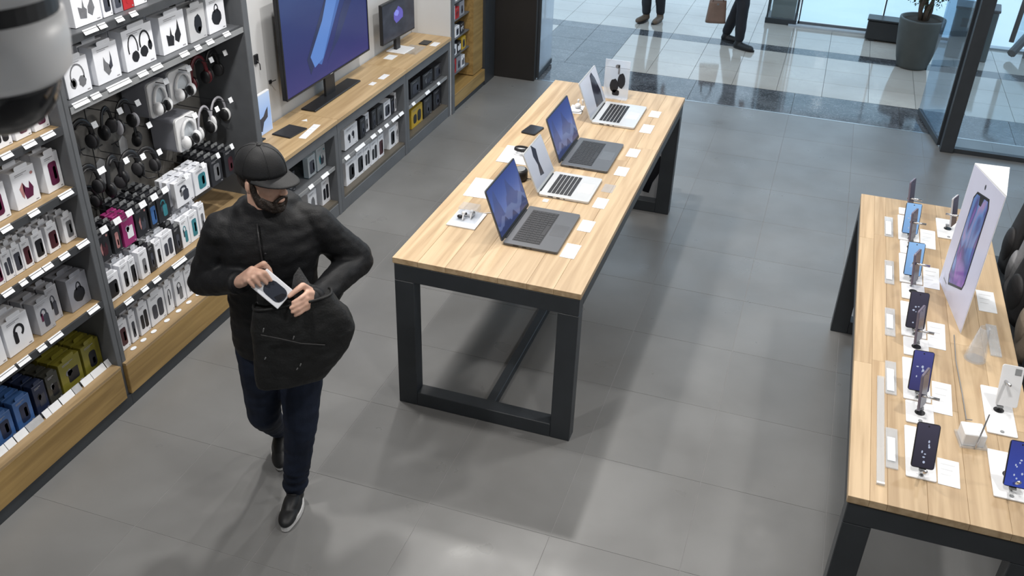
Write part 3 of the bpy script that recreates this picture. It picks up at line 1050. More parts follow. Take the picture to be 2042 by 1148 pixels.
# --- far bay, lower shelves ------------------------------------------------
Z = .577
rq = [(3.224, 3.332, .726, 'case_big', P_BLACK, P_MAROON, 'white box with a large black-red case, nearest the upright', CARTON),
      (3.347, 3.414, .738, 'slim', P_BLACK, P_SLATE, 'narrow white box with black gadget, second from the upright', CARTON),
      (3.418, 3.465, .736, 'case_big', P_BLACK, P_SLATE, 'narrow white box with black case, third from the upright', CARTON),
      (3.496, 3.566, .737, 'slim', P_GREY, P_SKIN, 'white box with a tiny grey gadget, fourth from the upright', CARTON),
      (3.629, 3.684, .728, 'slim', P_BLACK, P_SLATE, 'narrow white box with a dark earpiece, fifth from the upright', CARTON),
      (3.688, 3.788, .738, 'two', P_SLATE, P_BLACK, 'white box with two dark cases, sixth from the upright', CARTON),
      (3.861, 3.934, .748, 'watch', P_TEAL, P_SLATE, 'white box with a teal gadget, near the man\'s shoulder', CARTON),
      (3.938, 4.022, .748, 'case', P_TEAL, P_SLATE, 'white box with a slate gadget half behind the man\'s shoulder', CARTON),
      (4.034, 4.09, .762, 'slim', P_GREY, P_SLATE, 'narrow white box peeping over the man\'s shoulder', CARTON)]
for (a, b, z1, kd, m1, m2, lb, bd) in rq:
    product(a, b, Z, z1, bd, kd, m1, m2, lb + ', one shelf above the plinth', d=.04, behind=3, gap=.016, bname='white box')
product(3.572, 3.622, Z, .735, CARTON_DARK, 'slim', P_SLATE, P_BLACK, 'narrow black box between white boxes one shelf above the plinth', d=.04, behind=2, bname='black box')
product(3.795, 3.855, Z, .735, CARTON_DARK, 'slim', P_SLATE, P_PURPLE, 'narrow dark purple box between white boxes one shelf above the plinth', d=.04, behind=2, bname='dark box')
Z = .270
rr_ = [(3.232, 3.318, .442, 'case', P_MAROON, P_RED, 'white box with a red figure, nearest the upright'),
       (3.332, 3.385, .448, 'slim', P_SLATE, P_GREY, 'narrow white box with a grey handset, second from the upright'),
       (3.406, 3.488, .451, 'two', P_BLACK, P_SLATE, 'white box with two slim black cases, third from the upright'),
       (3.498, 3.630, .452, 'two', P_SLATE, P_MAROON, 'wide white box with hook and maroon case, fourth from the upright'),
       (3.640, 3.702, .458, 'curl', P_SLATE, P_GREY, 'narrow white box with a small grey loop, fifth from the upright'),
       (3.722, 3.815, .457, 'watch', P_GREY, P_SLATE, 'white box with a grey hook picture, sixth from the upright'),
       (3.822, 3.900, .45, 'slim', P_GREY, P_GREY, 'white box half behind the man\'s elbow'),
       (3.93, 4.02, .45, 'two', P_SLATE, P_GREY, 'white box hidden mostly by the man\'s elbow')]
for (a, b, z1, kd, m1, m2, lb) in rr_:
    product(a, b, Z, z1, CARTON, kd, m1, m2, lb + ' on the oak plinth', d=.035, behind=4, gap=.02, bname='white box')
    bar = MB().lathe([(.0, 0), (.016, 0), (.016, .002), (0, .002)], n=12, c=(0, 0, 0))
    t_ = MB().prism(ellipse(.04, .026, 12, cx=0, cy=.0), lambda u, v, t: (v, u, t), 0, .0015).mesh('round_ticket', LABEL)
    link('round_ticket', t_, pl, ((XF - .03) + 3.3, (a + b) / 2 + .02 - 3.9, .2695))

# --- hanging packs below the headphones -------------------------------------
pk = [(3.253, 3.350, CARTON_DARK, 'figure', P_MAROON, P_SKIN, 'black hanging pack with a pink hand picture'),
      (3.372, 3.432, CARTON_DARK, 'slim', P_SKIN, P_MAROON, 'narrow black hanging pack with a blush stripe'),
      (3.450, 3.543, plain('magenta_carton', (.30, .03, .15), .4), 'patch', CARTON, P_LILAC, 'magenta hanging pack with a white panel'),
      (3.556, 3.650, CARTON_DARK, 'figure', P_SLATE, P_SKIN, 'black hanging pack with a rose figure'),
      (3.668, 3.728, CARTON_DARK, 'case_big', P_BLUE, P_SLATE, 'narrow black hanging pack with a blue panel'),
      (3.736, 3.845, CARTON_DARK, 'watch', P_TEAL, P_SLATE, 'black hanging pack with a teal gadget'),
      (3.900, 4.058, CARTON, 'watch', P_SLATE, P_GREY, 'wide white hanging pack with a dark handset'),
      (4.072, 4.210, CARTON, 'case', P_TEAL, P_SLATE, 'white hanging pack with a slate case and teal dot'),
      (4.232, 4.345, CARTON_DARK, 'case', P_GREY, P_BLACK, 'dark hanging pack with a pale oval'),
      (4.376, 4.488, CARTON_DARK, 'slim', P_MAROON, P_GREY, 'dark hanging pack with a red figure, next to the far upright')]
for k, (a, b, bd, kd, m1, m2, lb) in enumerate(pk):
    h_ = .150 if 5 < k < 8 else .165
    hook((a + b) / 2, .957, -3.185, tagw=.05 if k < 6 else .03, tagh=.032)
    product(a, b, .955 - h_, .955, bd, kd, m1, m2, lb + ' on the hook row', d=.03, behind=4 if bd is CARTON_DARK else 2, gap=.018, xf=-3.205, bname='hanging pack', cat='hanging pack')

# --- in the low cabinets ----------------------------------------------------
Z = .392
for (a, b, z1, bd, kd, m1, m2, lb) in [
        (5.828, 6.040, .555, CARTON, 'buds', P_SLATE, P_TEAL, 'wide white box with two earpieces'),
        (6.085, 6.180, .545, CARTON_DARK, 'slim', P_SLATE, CARTON, 'slim black box with a white edge'),
        (6.290, 6.366, .540, CARTON_DARK, 'slim', P_SLATE, P_MAROON, 'black box with a red dot'),
        (6.385, 6.500, .535, plain('charcoal_carton', (.06, .063, .07), .4), 'slim', P_BLACK, P_SLATE, 'charcoal box beside a white one'),
        (6.504, 6.630, .532, CARTON, 'case_big', P_SLATE, P_TEAL, 'white box with a dark case and round emblem'),
        (6.634, 6.705, .532, CARTON_DARK, 'case_big', P_SLATE, P_BLACK, 'narrow black box between white boxes'),
        (6.708, 6.740, .548, CARTON, 'slim', P_SLATE, P_GREY, 'white box with a small handset, farthest')]:
    product(a, b, Z, z1, bd, kd, m1, m2, lb + ', upper shelf under the television', d=.10, xf=-3.19, behind=1, bname='box', tab=False)
product(6.19, 6.28, Z, .54, CARTON, 'slim', P_GREY, P_SLATE, 'white box between two black boxes on the upper shelf under the television', d=.05, xf=-3.21, tab=False)
Z = .116
for (a, b, z1, kd, lb) in [(5.797, 5.968, .305, 'case', 'white box with a tall black case, nearest end'), (5.973, 6.097, .315, 'case_big', 'white box with a black case, second'),
                           (6.104, 6.210, .310, 'two', 'white box with two dark cases, third'), (6.220, 6.345, .303, 'two', 'white box with twin cases, fourth'),
                           (6.355, 6.455, .305, 'case_big', 'white box with a maroon-black case, fifth'), (6.557, 6.688, .292, 'case', 'white box with a black handset after the gap'),
                           (6.691, 6.740, .296, 'buds', 'white box with two slate pieces, farthest end')]:
    product(a, b, Z, z1, CARTON, kd, P_BLACK if 'maroon' not in lb else P_MAROON, P_SLATE, lb + ', bottom shelf under the television', d=.06, xf=-3.18, behind=2, bname='white box', tab=False)
PALE = glass('pale_blue_pack', (.62, .78, .85), .45, .08)
product(5.300, 5.404, .392, .545, PALE, 'case_big', P_SLATE, P_TEAL, 'pale clear pack with a slate case on the shelf by the man\'s cap', d=.04, xf=-3.20, fill=None, cat='clear pack', tab=False)
product(5.424, 5.550, .392, .560, PALE, 'figure', P_SLATE, P_TEAL, 'pale clear pack with a curved teal gadget on the shelf by the man\'s cap', d=.04, xf=-3.20, cat='clear pack', tab=False)
product(5.440, 5.552, .116, .302, CARTON, 'two', P_BLACK, P_SLATE, 'white box with twin black cases low behind the man\'s head', d=.07, xf=-3.19, behind=2, bname='white box', tab=False)
product(5.242, 5.361, .116, .294, CARTON, 'blob', P_GREY, P_SLATE, 'white box low behind the man\'s collar', d=.07, xf=-3.19, behind=1, bname='white box', tab=False)
product(4.95, 5.12, .392, .53, CARTON_DARK, 'phones', P_GREY, P_SLATE, 'dark box beside the cap brim on the cabinet shelf', d=.08, xf=-3.2, tab=False)
YBOX = plain('yellow_carton', (.55, .36, .03), .4, var=.08, scale=14)
for (a, b, z0, z1, bd, kd, lb) in [(7.03, 7.235, .392, .530, CARTON_DARK, 'case_big', 'dark slate box on the upper shelf, left'), (7.29, 7.505, .392, .515, CARTON_DARK, 'figure', 'black box with a figure on the upper shelf, middle'),
                                   (7.555, 7.705, .392, .510, plain('charcoal_carton', (.06, .063, .07), .4), 'case_big', 'charcoal box on the upper shelf, right'), (7.030, 7.268, .116, .286, YBOX, 'two', 'bright yellow box with two black cases at the bottom'),
                                   (7.300, 7.480, .116, .287, CARTON_DARK, 'slim', 'tall black box at the bottom beside the yellow box'), (7.522, 7.705, .116, .289, CARTON_DARK, 'slim', 'tall black box at the bottom, farthest right')]:
    product(a, b, z0, z1, bd, kd, P_SLATE if bd is not YBOX else P_BLACK, P_GREY if bd is not YBOX else P_RED, lb + ' of the farthest cabinet', d=.09, xf=-3.19, behind=0, tab=False)

# --- small goods of the end display -----------------------------------------
sg = random.Random(5)
GC = [('white', CARTON), ('black', CARTON_DARK), ('red', plain('red_carton', (.42, .02, .025), .4)), ('yellow', YBOX), ('grey', GREYBOX), ('white', CARTON)]
ordn = ['lowest', 'second-lowest', 'third-lowest', 'fourth-lowest', 'fifth-lowest', 'sixth-lowest', 'seventh-lowest']
pl3 = ['near', 'second', 'third', 'far']
for r, z in enumerate((.30, .47, .63, .80, .96, 1.13, 1.30)):
    y = 7.86
    for c in range(4):
        w = sg.uniform(.085, .12)
        nm, m = GC[(r * 3 + c * 2 + r // 2) % 6]
        product(y, y + w, z + .0005, z + sg.uniform(.09, .135), m, ['case', 'buds', 'slim', 'two'][(r + c) % 4], P_SLATE if m is not CARTON_DARK else CARTON, P_RED, '%s accessory pack, %s on the %s shelf of the end display' % (nm, pl3[c], ordn[r]), d=.05, xf=-3.195, tab=False, cat='accessory pack')
        y += w + .012

# ------------------------------------------------------------------ headphones on hooks
def headphones(y, z0, z1, w, label, band, cup, x=-3.30, yaw=0., thick=.008, mic=False, hk=True, cord=False, tagw=.035):
    """hung by the headband: band arch, padded crown, two cups, cushions; origin at the bottom"""
    h = z1 - z0
    t = thing('headphones', label, 'headphones', (x, y, z0), group='headphones on hooks', rz=yaw)
    rx = w / 2
    ch = min(.075, h * .48)
    pts = []
    for k in range(17):
        a = math.pi * k / 16
        pts.append((0, -rx * math.cos(a) * (1 - .06 * math.sin(a)), ch * .6 + (h - ch * .6 - thick) * math.sin(a) ** .8))
    link('headband', MB().tube(pts, thick, 8, flat=1.9).mesh('headband', band, smooth=True), t)
    link('crown_pad', MB().tube([(p[0], p[1] * .93, p[2] - thick * 1.3) for p in pts[5:12]], thick * .8, 8, flat=2.2).mesh('crown_pad', BLACKPL if band is not WHITEPL else GREYPL, smooth=True), t)
    for s in (-1, 1):
        M = Matrix.Rotation(s * .18, 3, 'Z')
        link('ear_cup', MB().ell((0, s * rx * .93, ch * .52), (ch * .42, .017, ch * .54), M).mesh('ear_cup', cup, smooth=True), t)
        link('cushion', MB().ell((0, s * (rx * .93 - .018), ch * .52), (ch * .40, .015, ch * .50), M).mesh('cushion', BLACKPL if cup is not BLACKPL else plain('soft_black', (.03, .03, .034), .7), smooth=True), t)
    if mic:
        link('microphone_arm', MB().tube([(.02, -rx, ch * .4), (.06, -rx * .8, 0.01), (.08, -rx * .2, .012)], .004, 6).mesh('microphone_arm', BLACKPL, smooth=True), t)
    if hk:
        hook(y, z1 - thick * 2 - .012, x + .09, tagw=tagw)
    return t


def clamshell(y0, y1, z0, z1, label, x=-3.27, d=.17):
    w, h = y1 - y0, z1 - z0
    t = thing('headphone_pack', label, 'headphone pack', (x, (y0 + y1) / 2, z0), group='white boxed headphones on hooks')
    poly = rrect(w, h, .02, cx=0, cy=h / 2)
    link('carton', MB().prism(poly, lambda u, v, q: (q, u, v), -d, -.02).mesh('carton', GREYBOX), t)
    link('tray', MB().prism(rrect(w, h, .024, cx=0, cy=h / 2), lambda u, v, q: (q, u, v), -.0195, 0).mesh('tray', WHITEPL, bevel=.003), t)
    rx = w * .33
    pts = [(.012, -rx * math.cos(math.pi * k / 14), h * .42 + h * .44 * math.sin(math.pi * k / 14)) for k in range(15)]
    link('headband', MB().tube(pts, .009, 8).mesh('headband', WHITEPL, smooth=True), t)
    link('recess', MB().prism(ellipse(w * .52, h * .6, 18, cx=0, cy=h * .54), lambda u, v, q: (q, u, v), .0002, .001).mesh('recess', plain('pale_tray', (.50, .54, .58), .3)), t)
    for s in (-1, 1):
        link('ear_cup', MB().ell((.022, s * rx * .8, h * .28), (.028, .027, h * .2)).mesh('ear_cup', WHITEPL, smooth=True), t)
        link('cushion', MB().ell((.03, s * rx * .45, h * .28), (.024, .014, h * .16)).mesh('cushion', BLACKPL, smooth=True), t)
    hook((y0 + y1) / 2, z1 - .01, x + .06)
    return t


RB = plain('dark_red_plastic', (.10, .012, .018), .35)
SILV = plain('silver_plastic', (.42, .42, .46), .3)
headphones(3.414, 1.319, 1.490, .155, 'black headphones with a wide band, upper row nearest the upright', BLACKPL, BLACKPL)
headphones(3.600, 1.336, 1.490, .12, 'slim black headphones, second on the upper hook row', BLACKPL, BLACKPL, yaw=.3, thick=.006)
headphones(3.735, 1.316, 1.486, .13, 'black-banded headphones with silver-white cups on the upper hook row', BLACKPL, SILV, thick=.006)
clamshell(3.900, 4.050, 1.319, 1.508, 'left of the two upper white headphone packs')
clamshell(4.080, 4.275, 1.335, 1.515, 'wider right one of the two upper white headphone packs')
headphones(4.385, 1.341, 1.520, .15, 'dark red headphones in the shade of the far upright', RB, RB)
headphones(4.535, 1.342, 1.515, .12, 'black headphones farthest right on the upper hook row', BLACKPL, BLACKPL, x=-3.31)
headphones(3.396, 1.085, 1.260, .15, 'large black headphones on the lower hook row nearest the upright', BLACKPL, BLACKPL, tagw=.05)
headphones(3.42, .985, 1.12, .15, 'black headphones hanging lowest beside the near upright', BLACKPL, BLACKPL, x=-3.36, hk=False)
headphones(3.575, 1.035, 1.240, .13, 'tall black headphones with a pale card, second on the lower row', BLACKPL, BLACKPL, yaw=.2)
headphones(3.70, 1.055, 1.215, .14, 'chunky black headphones in the middle of the lower hook row', BLACKPL, BLACKPL, thick=.010)
headphones(3.83, 1.030, 1.185, .12, 'black headphones with a coiled lead, left of the lower white pack', BLACKPL, BLACKPL, yaw=-.3, mic=True)
headphones(3.86, 1.18, 1.31, .06, 'small black folded headphones between the hook rows', BLACKPL, BLACKPL, x=-3.36, yaw=.6, thick=.005)
clamshell(4.075, 4.260, 1.055, 1.250, 'lower white headphone pack')
headphones(4.375, 1.045, 1.228, .13, 'black-banded headphones with white cups beside the lower white pack', SILV, WHITEPL, thick=.005)
headphones(4.515, 1.068, 1.235, .15, 'white-cupped headphones farthest right on the lower hook row', SILV, WHITEPL, thick=.005, mic=False)
# pale insert cards behind two of the headphones
for (y, z, lb) in [(3.60, 1.05, 'pale card hanging behind the tall black headphones'), (3.79, 1.10, 'pale striped card behind the coiled headphones')]:
    o = MB().prism([(-.03, 0), (.03, .005), (.035, .12), (.01, .15), (-.025, .13)], lambda u, v, t: (t, u, v), 0, .003).build('display_card', LABEL_G, None, org=None)
    o.location = (-3.40, y, z)
    tag(o, lb, 'card')

# ------------------------------------------------------------------ television, monitor, poster above the counter
tv = thing('television', 'large flat television showing a blue slab on navy, standing on the counter', 'television', (-3.36, 6.02, CT), rz=0)
TW, TH = 1.27, .715
zb = .165
link('casing', MB().box(-.045, -.012, -TW / 2, TW / 2, zb, zb + TH).mesh('casing', BLACKPL, bevel=.004), tv)
bz = MB()
for (a, b, c, d) in ((-TW / 2, TW / 2, zb, zb + .012), (-TW / 2, TW / 2, zb + TH - .008, zb + TH), (-TW / 2, -TW / 2 + .008, zb + .012, zb + TH - .008), (TW / 2 - .008, TW / 2, zb + .012, zb + TH - .008)):
    bz.box(-.012, -.004, a, b, c, d)
link('bezel', bz.mesh('bezel', BLACKPL), tv)
# the panel itself: local x = width, y = height, turned to face +X
RX = Matrix(((0, 0, 1, -.0095), (1, 0, 0, -TW / 2 + .008), (0, 1, 0, zb + .012), (0, 0, 0, 1)))
sw, sh = TW - .016, TH - .020
pan = link('screen', MB().box(0, sw, 0, sh, -.002, 0).mesh('screen', screen('tv_navy', 'tv', .85)), tv)
pan.matrix_local = RX


def on_screen(name, poly, mat, z0=.0004, z1=.0008):
    me = MB().prism([(u * sw, v * sh) for u, v in poly], lambda u, v, t: (u, v, t), z0, z1).mesh(name, mat)
    return link(name, me, pan)


def glow(name, c, s=1.):
    return plain(name, (.02, .02, .03), .15, var=.02, emit=c, estr=s)


on_screen('pictured_slab', [(.33, .20), (.40, .14), (.47, .28), (.80, 1.0), (.60, 1.0), (.44, .58)], glow('slab_blue', (.045, .12, .38), 1.), .0004, .0007)
on_screen('pictured_slab_edge', [(.24, .27), (.27, .10), (.33, .20), (.47, .62), (.64, 1.0), (.59, 1.0)], glow('slab_shadow', (.008, .012, .06)), .0008, .0011)
on_screen('pictured_slab_light', [(.28, .28), (.32, .15), (.42, .20), (.69, .88), (.73, 1.0), (.58, 1.0), (.44, .58)], glow('slab_light', (.09, .21, .55), 1.), .0012, .0015)
on_screen('pictured_shadow', [(.46, .13), (.52, .22), (.66, .56), (.82, .85), (.80, .62), (.62, .30)], glow('slab_dark', (.012, .018, .085)), .0004, .0006)
link('stand_neck', MB().box(-.04, -.022, -.07, .07, .012, zb + .02).mesh('stand_neck', BLACKPL), tv)
link('stand_foot', MB().box(-.075, .045, -.36, .36, 0, .014).mesh('stand_foot', BLACKPL, bevel=.005), tv)
link('logo', MB().box(-.004, -.0035, -.02, .02, zb + .004, zb + .008).mesh('logo', LABEL_G), tv)

mo = thing('monitor', 'small black monitor with a violet logo on the far end of the counter', 'monitor', (-3.37, 7.23, CT), rz=-.05)
link('panel', MB().box(-.03, 0, -.29, .29, .11, .44).mesh('panel', BLACKPL, bevel=.004), mo)
mp = link('screen', MB().box(0, .56, 0, .30, 0, .0015).mesh('screen', screen('monitor_dark', 'dark', 1.)), mo)
mp.matrix_local = Matrix(((0, 0, 1, .0), (1, 0, 0, -.28), (0, 1, 0, .125), (0, 0, 0, 1)))
link('violet_emblem', MB().prism(ellipse(.17, .12, 12, cx=.27, cy=.18, wob=.22), lambda u, v, t: (u, v, t), .0017, .0021).mesh('violet_emblem', glow('violet_glow', (.10, .08, .42))), mp)
link('emblem_detail', MB().prism(ellipse(.08, .05, 10, cx=.24, cy=.20, wob=.2), lambda u, v, t: (u, v, t), .0022, .0025).mesh('emblem_detail', glow('violet_glow2', (.22, .24, .75))), mp)
link('stand_neck', MB().box(-.04, -.012, -.035, .035, .006, .2).mesh('stand_neck', BLACKPL), mo)
link('stand_foot', MB().box(-.08, .09, -.10, .10, 0, .010).mesh('stand_foot', WHITEPL, bevel=.003), mo)
link('webcam', MB().box(-.02, .004, -.035, .035, .44, .455).mesh('webcam', BLACKPL), mo)

po = thing('lit_poster', 'small pale blue lit poster standing on the counter beside the shelving', 'poster', (-3.43, 5.17, CT), rz=0)
link('poster_frame', MB().box(-.02, 0, -.105, .105, 0, .285).mesh('poster_frame', WHITEPL, bevel=.003), po)
pp = link('poster_face', MB().box(0, .195, 0, .27, 0, .001).mesh('poster_face', screen('poster_blue', 'paleblue', .8)), po)
pp.matrix_local = Matrix(((0, 0, 1, .0002), (1, 0, 0, -.0975), (0, 1, 0, .007), (0, 0, 0, 1)))
link('printed_gadget', MB().prism([(.0, .05), (.07, .02), (.10, .08), (.15, .10), (.16, .17), (.13, .15), (.10, .12), (.06, .11), (.03, .16), (.01, .12)], lambda u, v, t: (u, v, t), .0012, .0016).mesh('printed_gadget', P_SLATE), pp)
o = MB().box(0, .012, -.02, .02, -.03, .03).tube([(.012, 0, -.01), (.03, 0, -.03), (.03, .0, -.07)], .004, 6).build('cable_outlet', BLACKPL)
o.location = (-3.499, 5.26, 1.22)
tag(o, 'little black cable outlet on the white wall left of the television', 'outlet')
o = MB().box(0, .01, -.012, .012, -.012, .012).tube([(.01, 0, 0), (.05, 0, .02)], .003, 6).build('wall_bracket', BLACKPL)
o.location = (-3.499, 5.40, 1.02)
tag(o, 'tiny black wall bracket above the lit poster', 'bracket')


def card(x, y, w, d, z, label, rz=0., m=None, th=.0016, name='price_card', line=True, cat='card', lift=0.):
    o = MB().box(-w / 2, w / 2, -d / 2, d / 2, 0, th).build(name, m or LABEL)
    o.location = (x, y, z)
    o.rotation_euler = (0, 0, rz)
    tag(o, label, cat)
    if line:
        q = MB()
        for k in range(3):
            q.box(-w * .36, w * (.3 - .1 * k), d * (.28 - .2 * k), d * (.31 - .2 * k), th, th + .0003)
        link('printed_lines', q.mesh('printed_lines', plain('pale_ink', (.6, .61, .63), .6)), o)['kind'] = 'stuff'
    return o


card(-3.20, 6.55, .05, .12, CT, 'white ticket lying under the far end of the television')
card(-3.21, 6.37, .04, .07, CT, 'smaller white ticket beside the long one on the middle counter')
card(-3.18, 5.33, .05, .26, CT, 'long pale paper strip on the near counter end', rz=.1)
o = MB().box(-.075, .075, -.10, .10, 0, .009).build('tablet', BLACKPL, bevel=.003)
o.location = (-3.30, 5.27, CT)
o.rotation_euler = (0, 0, -.1)
tag(o, 'black tablet lying flat on the counter end nearest the shelving', 'tablet')
link('glass_face', MB().box(-.068, .068, -.092, .092, .009, .0096).mesh('glass_face', plain('slate_glass', (.03, .033, .04), .12)), o)
o = MB().box(-.03, .03, -.07, .07, 0, .009).build('phone', BLACKPL, bevel=.003)
o.location = (-3.41, 5.03, CT)
tag(o, 'black phone lying by the foot of the lit poster', 'phone')
card(-3.39, 4.95, .05, .06, CT, 'small white ticket under the lit poster')
o = MB().prism([(-.02, -.02), (.025, -.015), (.0, .025)], lambda u, v, t: (u, v, t), 0, .001).build('paper_scrap', LABEL)
o.location = (-3.31, 5.50, CT)
tag(o, 'tiny white paper triangle on the near counter', 'paper')
card(-3.16, 7.50, .06, .11, CT, 'white card at the front edge of the far counter')
card(-3.36, 7.02, .08, .12, CT, 'white card in front of the small monitor')
o = MB().box(-.04, .04, -.06, .06, 0, .008).build('phone', BLACKPL, bevel=.003)
o.location = (-3.25, 7.50, CT)
tag(o, 'black phone lying flat on the far counter', 'phone')
card(-3.27, 7.28, .15, .24, CT, 'clear acrylic pad on the far counter', m=CLEAR, th=.003, name='acrylic_pad', line=False, cat='acrylic pad')

# ------------------------------------------------------------------ laptops
TT = .9003
LW, LD = .45, .29
SIL = plain('silver_aluminium', (.58, .59, .60), .32, metal=.35, var=.03)
GRA = plain('graphite_aluminium', (.115, .12, .13), .35, metal=.35, var=.05)
KEYB = plain('black_keys', (.012, .012, .014), .45)
KEYG = plain('grey_keys', (.022, .022, .025), .45)


def laptop(y0, label, metal, scr, lean=20, kind='mountain', w=LW, figure=None, ht=.285):
    t = thing('laptop', label, 'laptop', (-1.187, y0 + w / 2, TT), group='laptops on the oak table')
    poly = rrect(LD, w, .012)
    b = link('base', MB().prism(poly, lambda u, v, q: (u, v, q), .002, .015).mesh('base', metal, bevel=.001), t)
    link('rubber_feet', MB().box(-.12, -.11, -w * .4, w * .4, 0, .002).box(.11, .12, -w * .4, w * .4, 0, .002).mesh('rubber_feet', BLACKPL), t)
    kb = MB()
    rows, cols = 6, 15
    kx0, kx1, ky = -.105, .035, w * .40
    for r in range(rows):
        for c in range(cols):
            xa = kx0 + (kx1 - kx0) * r / rows
            ya_ = -ky + 2 * ky * c / cols
            if r == rows - 1 and 4 <= c <= 8:
                if c == 4:
                    kb.box(xa + .002, xa + (kx1 - kx0) / rows - .002, ya_ + .002, ya_ + 10 * ky / cols - .002, .015, .0166)
                continue
            kb.box(xa + .002, xa + (kx1 - kx0) / rows - .002, ya_ + .002, ya_ + 2 * ky / cols - .002, .015, .0166)
    if metal is GRA:
        link('keyboard_well', MB().box(kx0 - .004, kx1 + .004, -ky - .004, ky + .004, .015, .0154).mesh('keyboard_well', BLACKPL), b)
    link('keyboard', kb.mesh('keyboard', KEYB if metal is SIL else KEYG), b)['kind'] = 'stuff'
    link('trackpad', MB().prism(rrect(.080, .13, .006, cx=.09), lambda u, v, q: (u, v, q), .015, .0153).mesh('trackpad', plain('pad_' + metal.name, tuple(c * .9 for c in ((.58, .59, .6) if metal is SIL else (.115, .12, .13))), .25)), b)
    link('side_ports', MB().box(-.09, -.06, -w / 2 - .0004, -w / 2 + .001, .005, .011).box(-.04, -.02, -w / 2 - .0004, -w / 2 + .001, .005, .011).box(.0, .01, -w / 2 - .0004, -w / 2 + .001, .005, .01).mesh('side_ports', BLACKPL), b)
    a = math.radians(lean)
    lid = link('lid', MB().prism(rrect(w, ht, .012, cx=0, cy=ht / 2), lambda u, v, q: (u, v, q), -.007, 0).mesh('lid', metal, bevel=.0008), t)
    ex, ey, ez = Vector((0, 1, 0)), Vector((-math.sin(a), 0, math.cos(a))), Vector((math.cos(a), 0, math.sin(a)))
    lid.matrix_local = Matrix(((ex.x, ey.x, ez.x, -LD / 2 - .002), (ex.y, ey.y, ez.y, 0), (ex.z, ey.z, ez.z, .016), (0, 0, 0, 1)))
    link('hinge', MB().tube([(-LD / 2, -w * .38, .014), (-LD / 2, w * .38, .014)], .006, 8).mesh('hinge', BLACKPL), t)
    bw = .008
    link('bezel', MB().box(-w / 2 + .003, w / 2 - .003, .003, ht - .003, .0, .0006).mesh('bezel', BLACKPL if kind == 'mountain' else SIL), lid)
    link('screen', MB().box(-w / 2 + bw, w / 2 - bw, .02, ht - bw, .0006, .0010).mesh('screen', scr), lid)
    if figure:
        link('screen_picture', MB().prism(figure, lambda u, v, q: (u, v, q), .0012, .0015).mesh('screen_picture', glow('screen_black', (.004, .005, .010), 1.)), lid)
    return t


MTN = screen('wallpaper_mountain', 'mountain', 1.0)
WHT = screen('white_page', 'white', .85)
laptop(4.012, 'graphite laptop with a blue mountain wallpaper, nearest on the table', GRA, MTN)
laptop(4.625, 'silver laptop with a pale screen between the two blue-screened laptops', SIL, WHT, lean=24, kind='white', w=.33, figure=[(-.05, .06), (.01, .05), (.0, .13), (.02, .2), (-.03, .24), (-.05, .18), (-.03, .12)], ht=.24)
laptop(5.065, 'graphite laptop with a blue mountain wallpaper, second from the front', GRA, MTN)
laptop(5.810, 'silver laptop showing a black bag shape, farthest on the table', SIL, WHT, lean=22, kind='white', w=.42, figure=[(-.02, .03), (.15, .02), (.16, .10), (.12, .2), (.08, .25), (.03, .24), (.0, .15)], ht=.265)

for (x, y, w, d, lb, m) in [(-.99, 4.075, .075, .15, 'white price card at the near corner of the nearest laptop', None), (-.985, 4.37, .072, .13, 'white price card at the far corner of the nearest laptop', None),
                            (-.98, 4.665, .068, .13, 'white price card beside the near silver laptop', None), (-.985, 4.87, .065, .11, 'clear empty card holder beside the near silver laptop', CLEAR),
                            (-.967, 5.13, .07, .13, 'white price card at the near corner of the second blue-screened laptop', None), (-.963, 5.43, .07, .13, 'white price card at the far corner of the second blue-screened laptop', None),
                            (-.965, 5.86, .075, .15, 'white price card at the near corner of the farthest laptop', None), (-.968, 6.145, .07, .12, 'white price card at the far corner of the farthest laptop', None)]:
    card(x, y, w, d, TT, lb, m=m, line=m is None)
card(-1.276, 4.583, .03, .035, TT, 'tiny white sticker between the nearest two laptops')

# demo items along the left edge of the oak table
card(-1.60, 4.20, .16, .19, TT, 'white base sheet under the earbud demo', m=WHITEPL, th=.006, line=False, cat='base plate', name='base_plate')
t = thing('earbud_demo', 'clear tray of white earbuds with black tips at the near left of the oak table', 'earbud display', (-1.605, 4.22, TT + .0062))
link('tray', MB().box(-.065, .065, -.06, .08, 0, .004).mesh('tray', CLEAR, bevel=.001), t)
link('cover', MB().box(-.05, .05, .0, .075, .02, .05).mesh('cover', CLEAR), t)
link('riser', MB().box(-.03, .03, .0, .05, .004, .02).mesh('riser', WHITEPL, bevel=.003), t)
for (x, y) in ((-.012, -.018), (.022, .012)):
    e = link('earbud', MB().ell((x, y, .03), (.012, .011, .012)).cap((x, y - .006, .028), (x + .004, y - .03, .008), .005, .004).mesh('earbud', WHITEPL, smooth=True), t)
    link('ear_tip', MB().ell((x + .012, y, .03), (.006, .007, .007)).mesh('ear_tip', BLACKPL, smooth=True), e)
link('charging_case', MB().ell((-.03, -.03, .014), (.016, .012, .010)).mesh('charging_case', BLACKPL, smooth=True), t)
o = MB().tube([(-1.54, 4.30, .905), (-1.50, 4.33, .903), (-1.46, 4.31, .903), (-1.44, 4.36, .903)], .0025, 6).build('cable', WHITEPL, smooth=True)
tag(o, 'short white cable beside the earbud demo', 'cable')
o = MB().lathe([(.0, 0), (.028, 0), (.028, .05), (.024, .062), (0, .062)], n=20).build('acrylic_stand', CLEAR)
o.location = (-1.49, 4.36, TT)
tag(o, 'small clear acrylic block behind the nearest laptop', 'acrylic stand')
card(-1.665, 4.60, .14, .25, TT, 'white sheet on the left edge behind the nearest laptop', rz=.06)
t = thing('smart_speaker', 'small black speaker behind the near silver laptop', 'speaker', (-1.50, 4.80, TT))
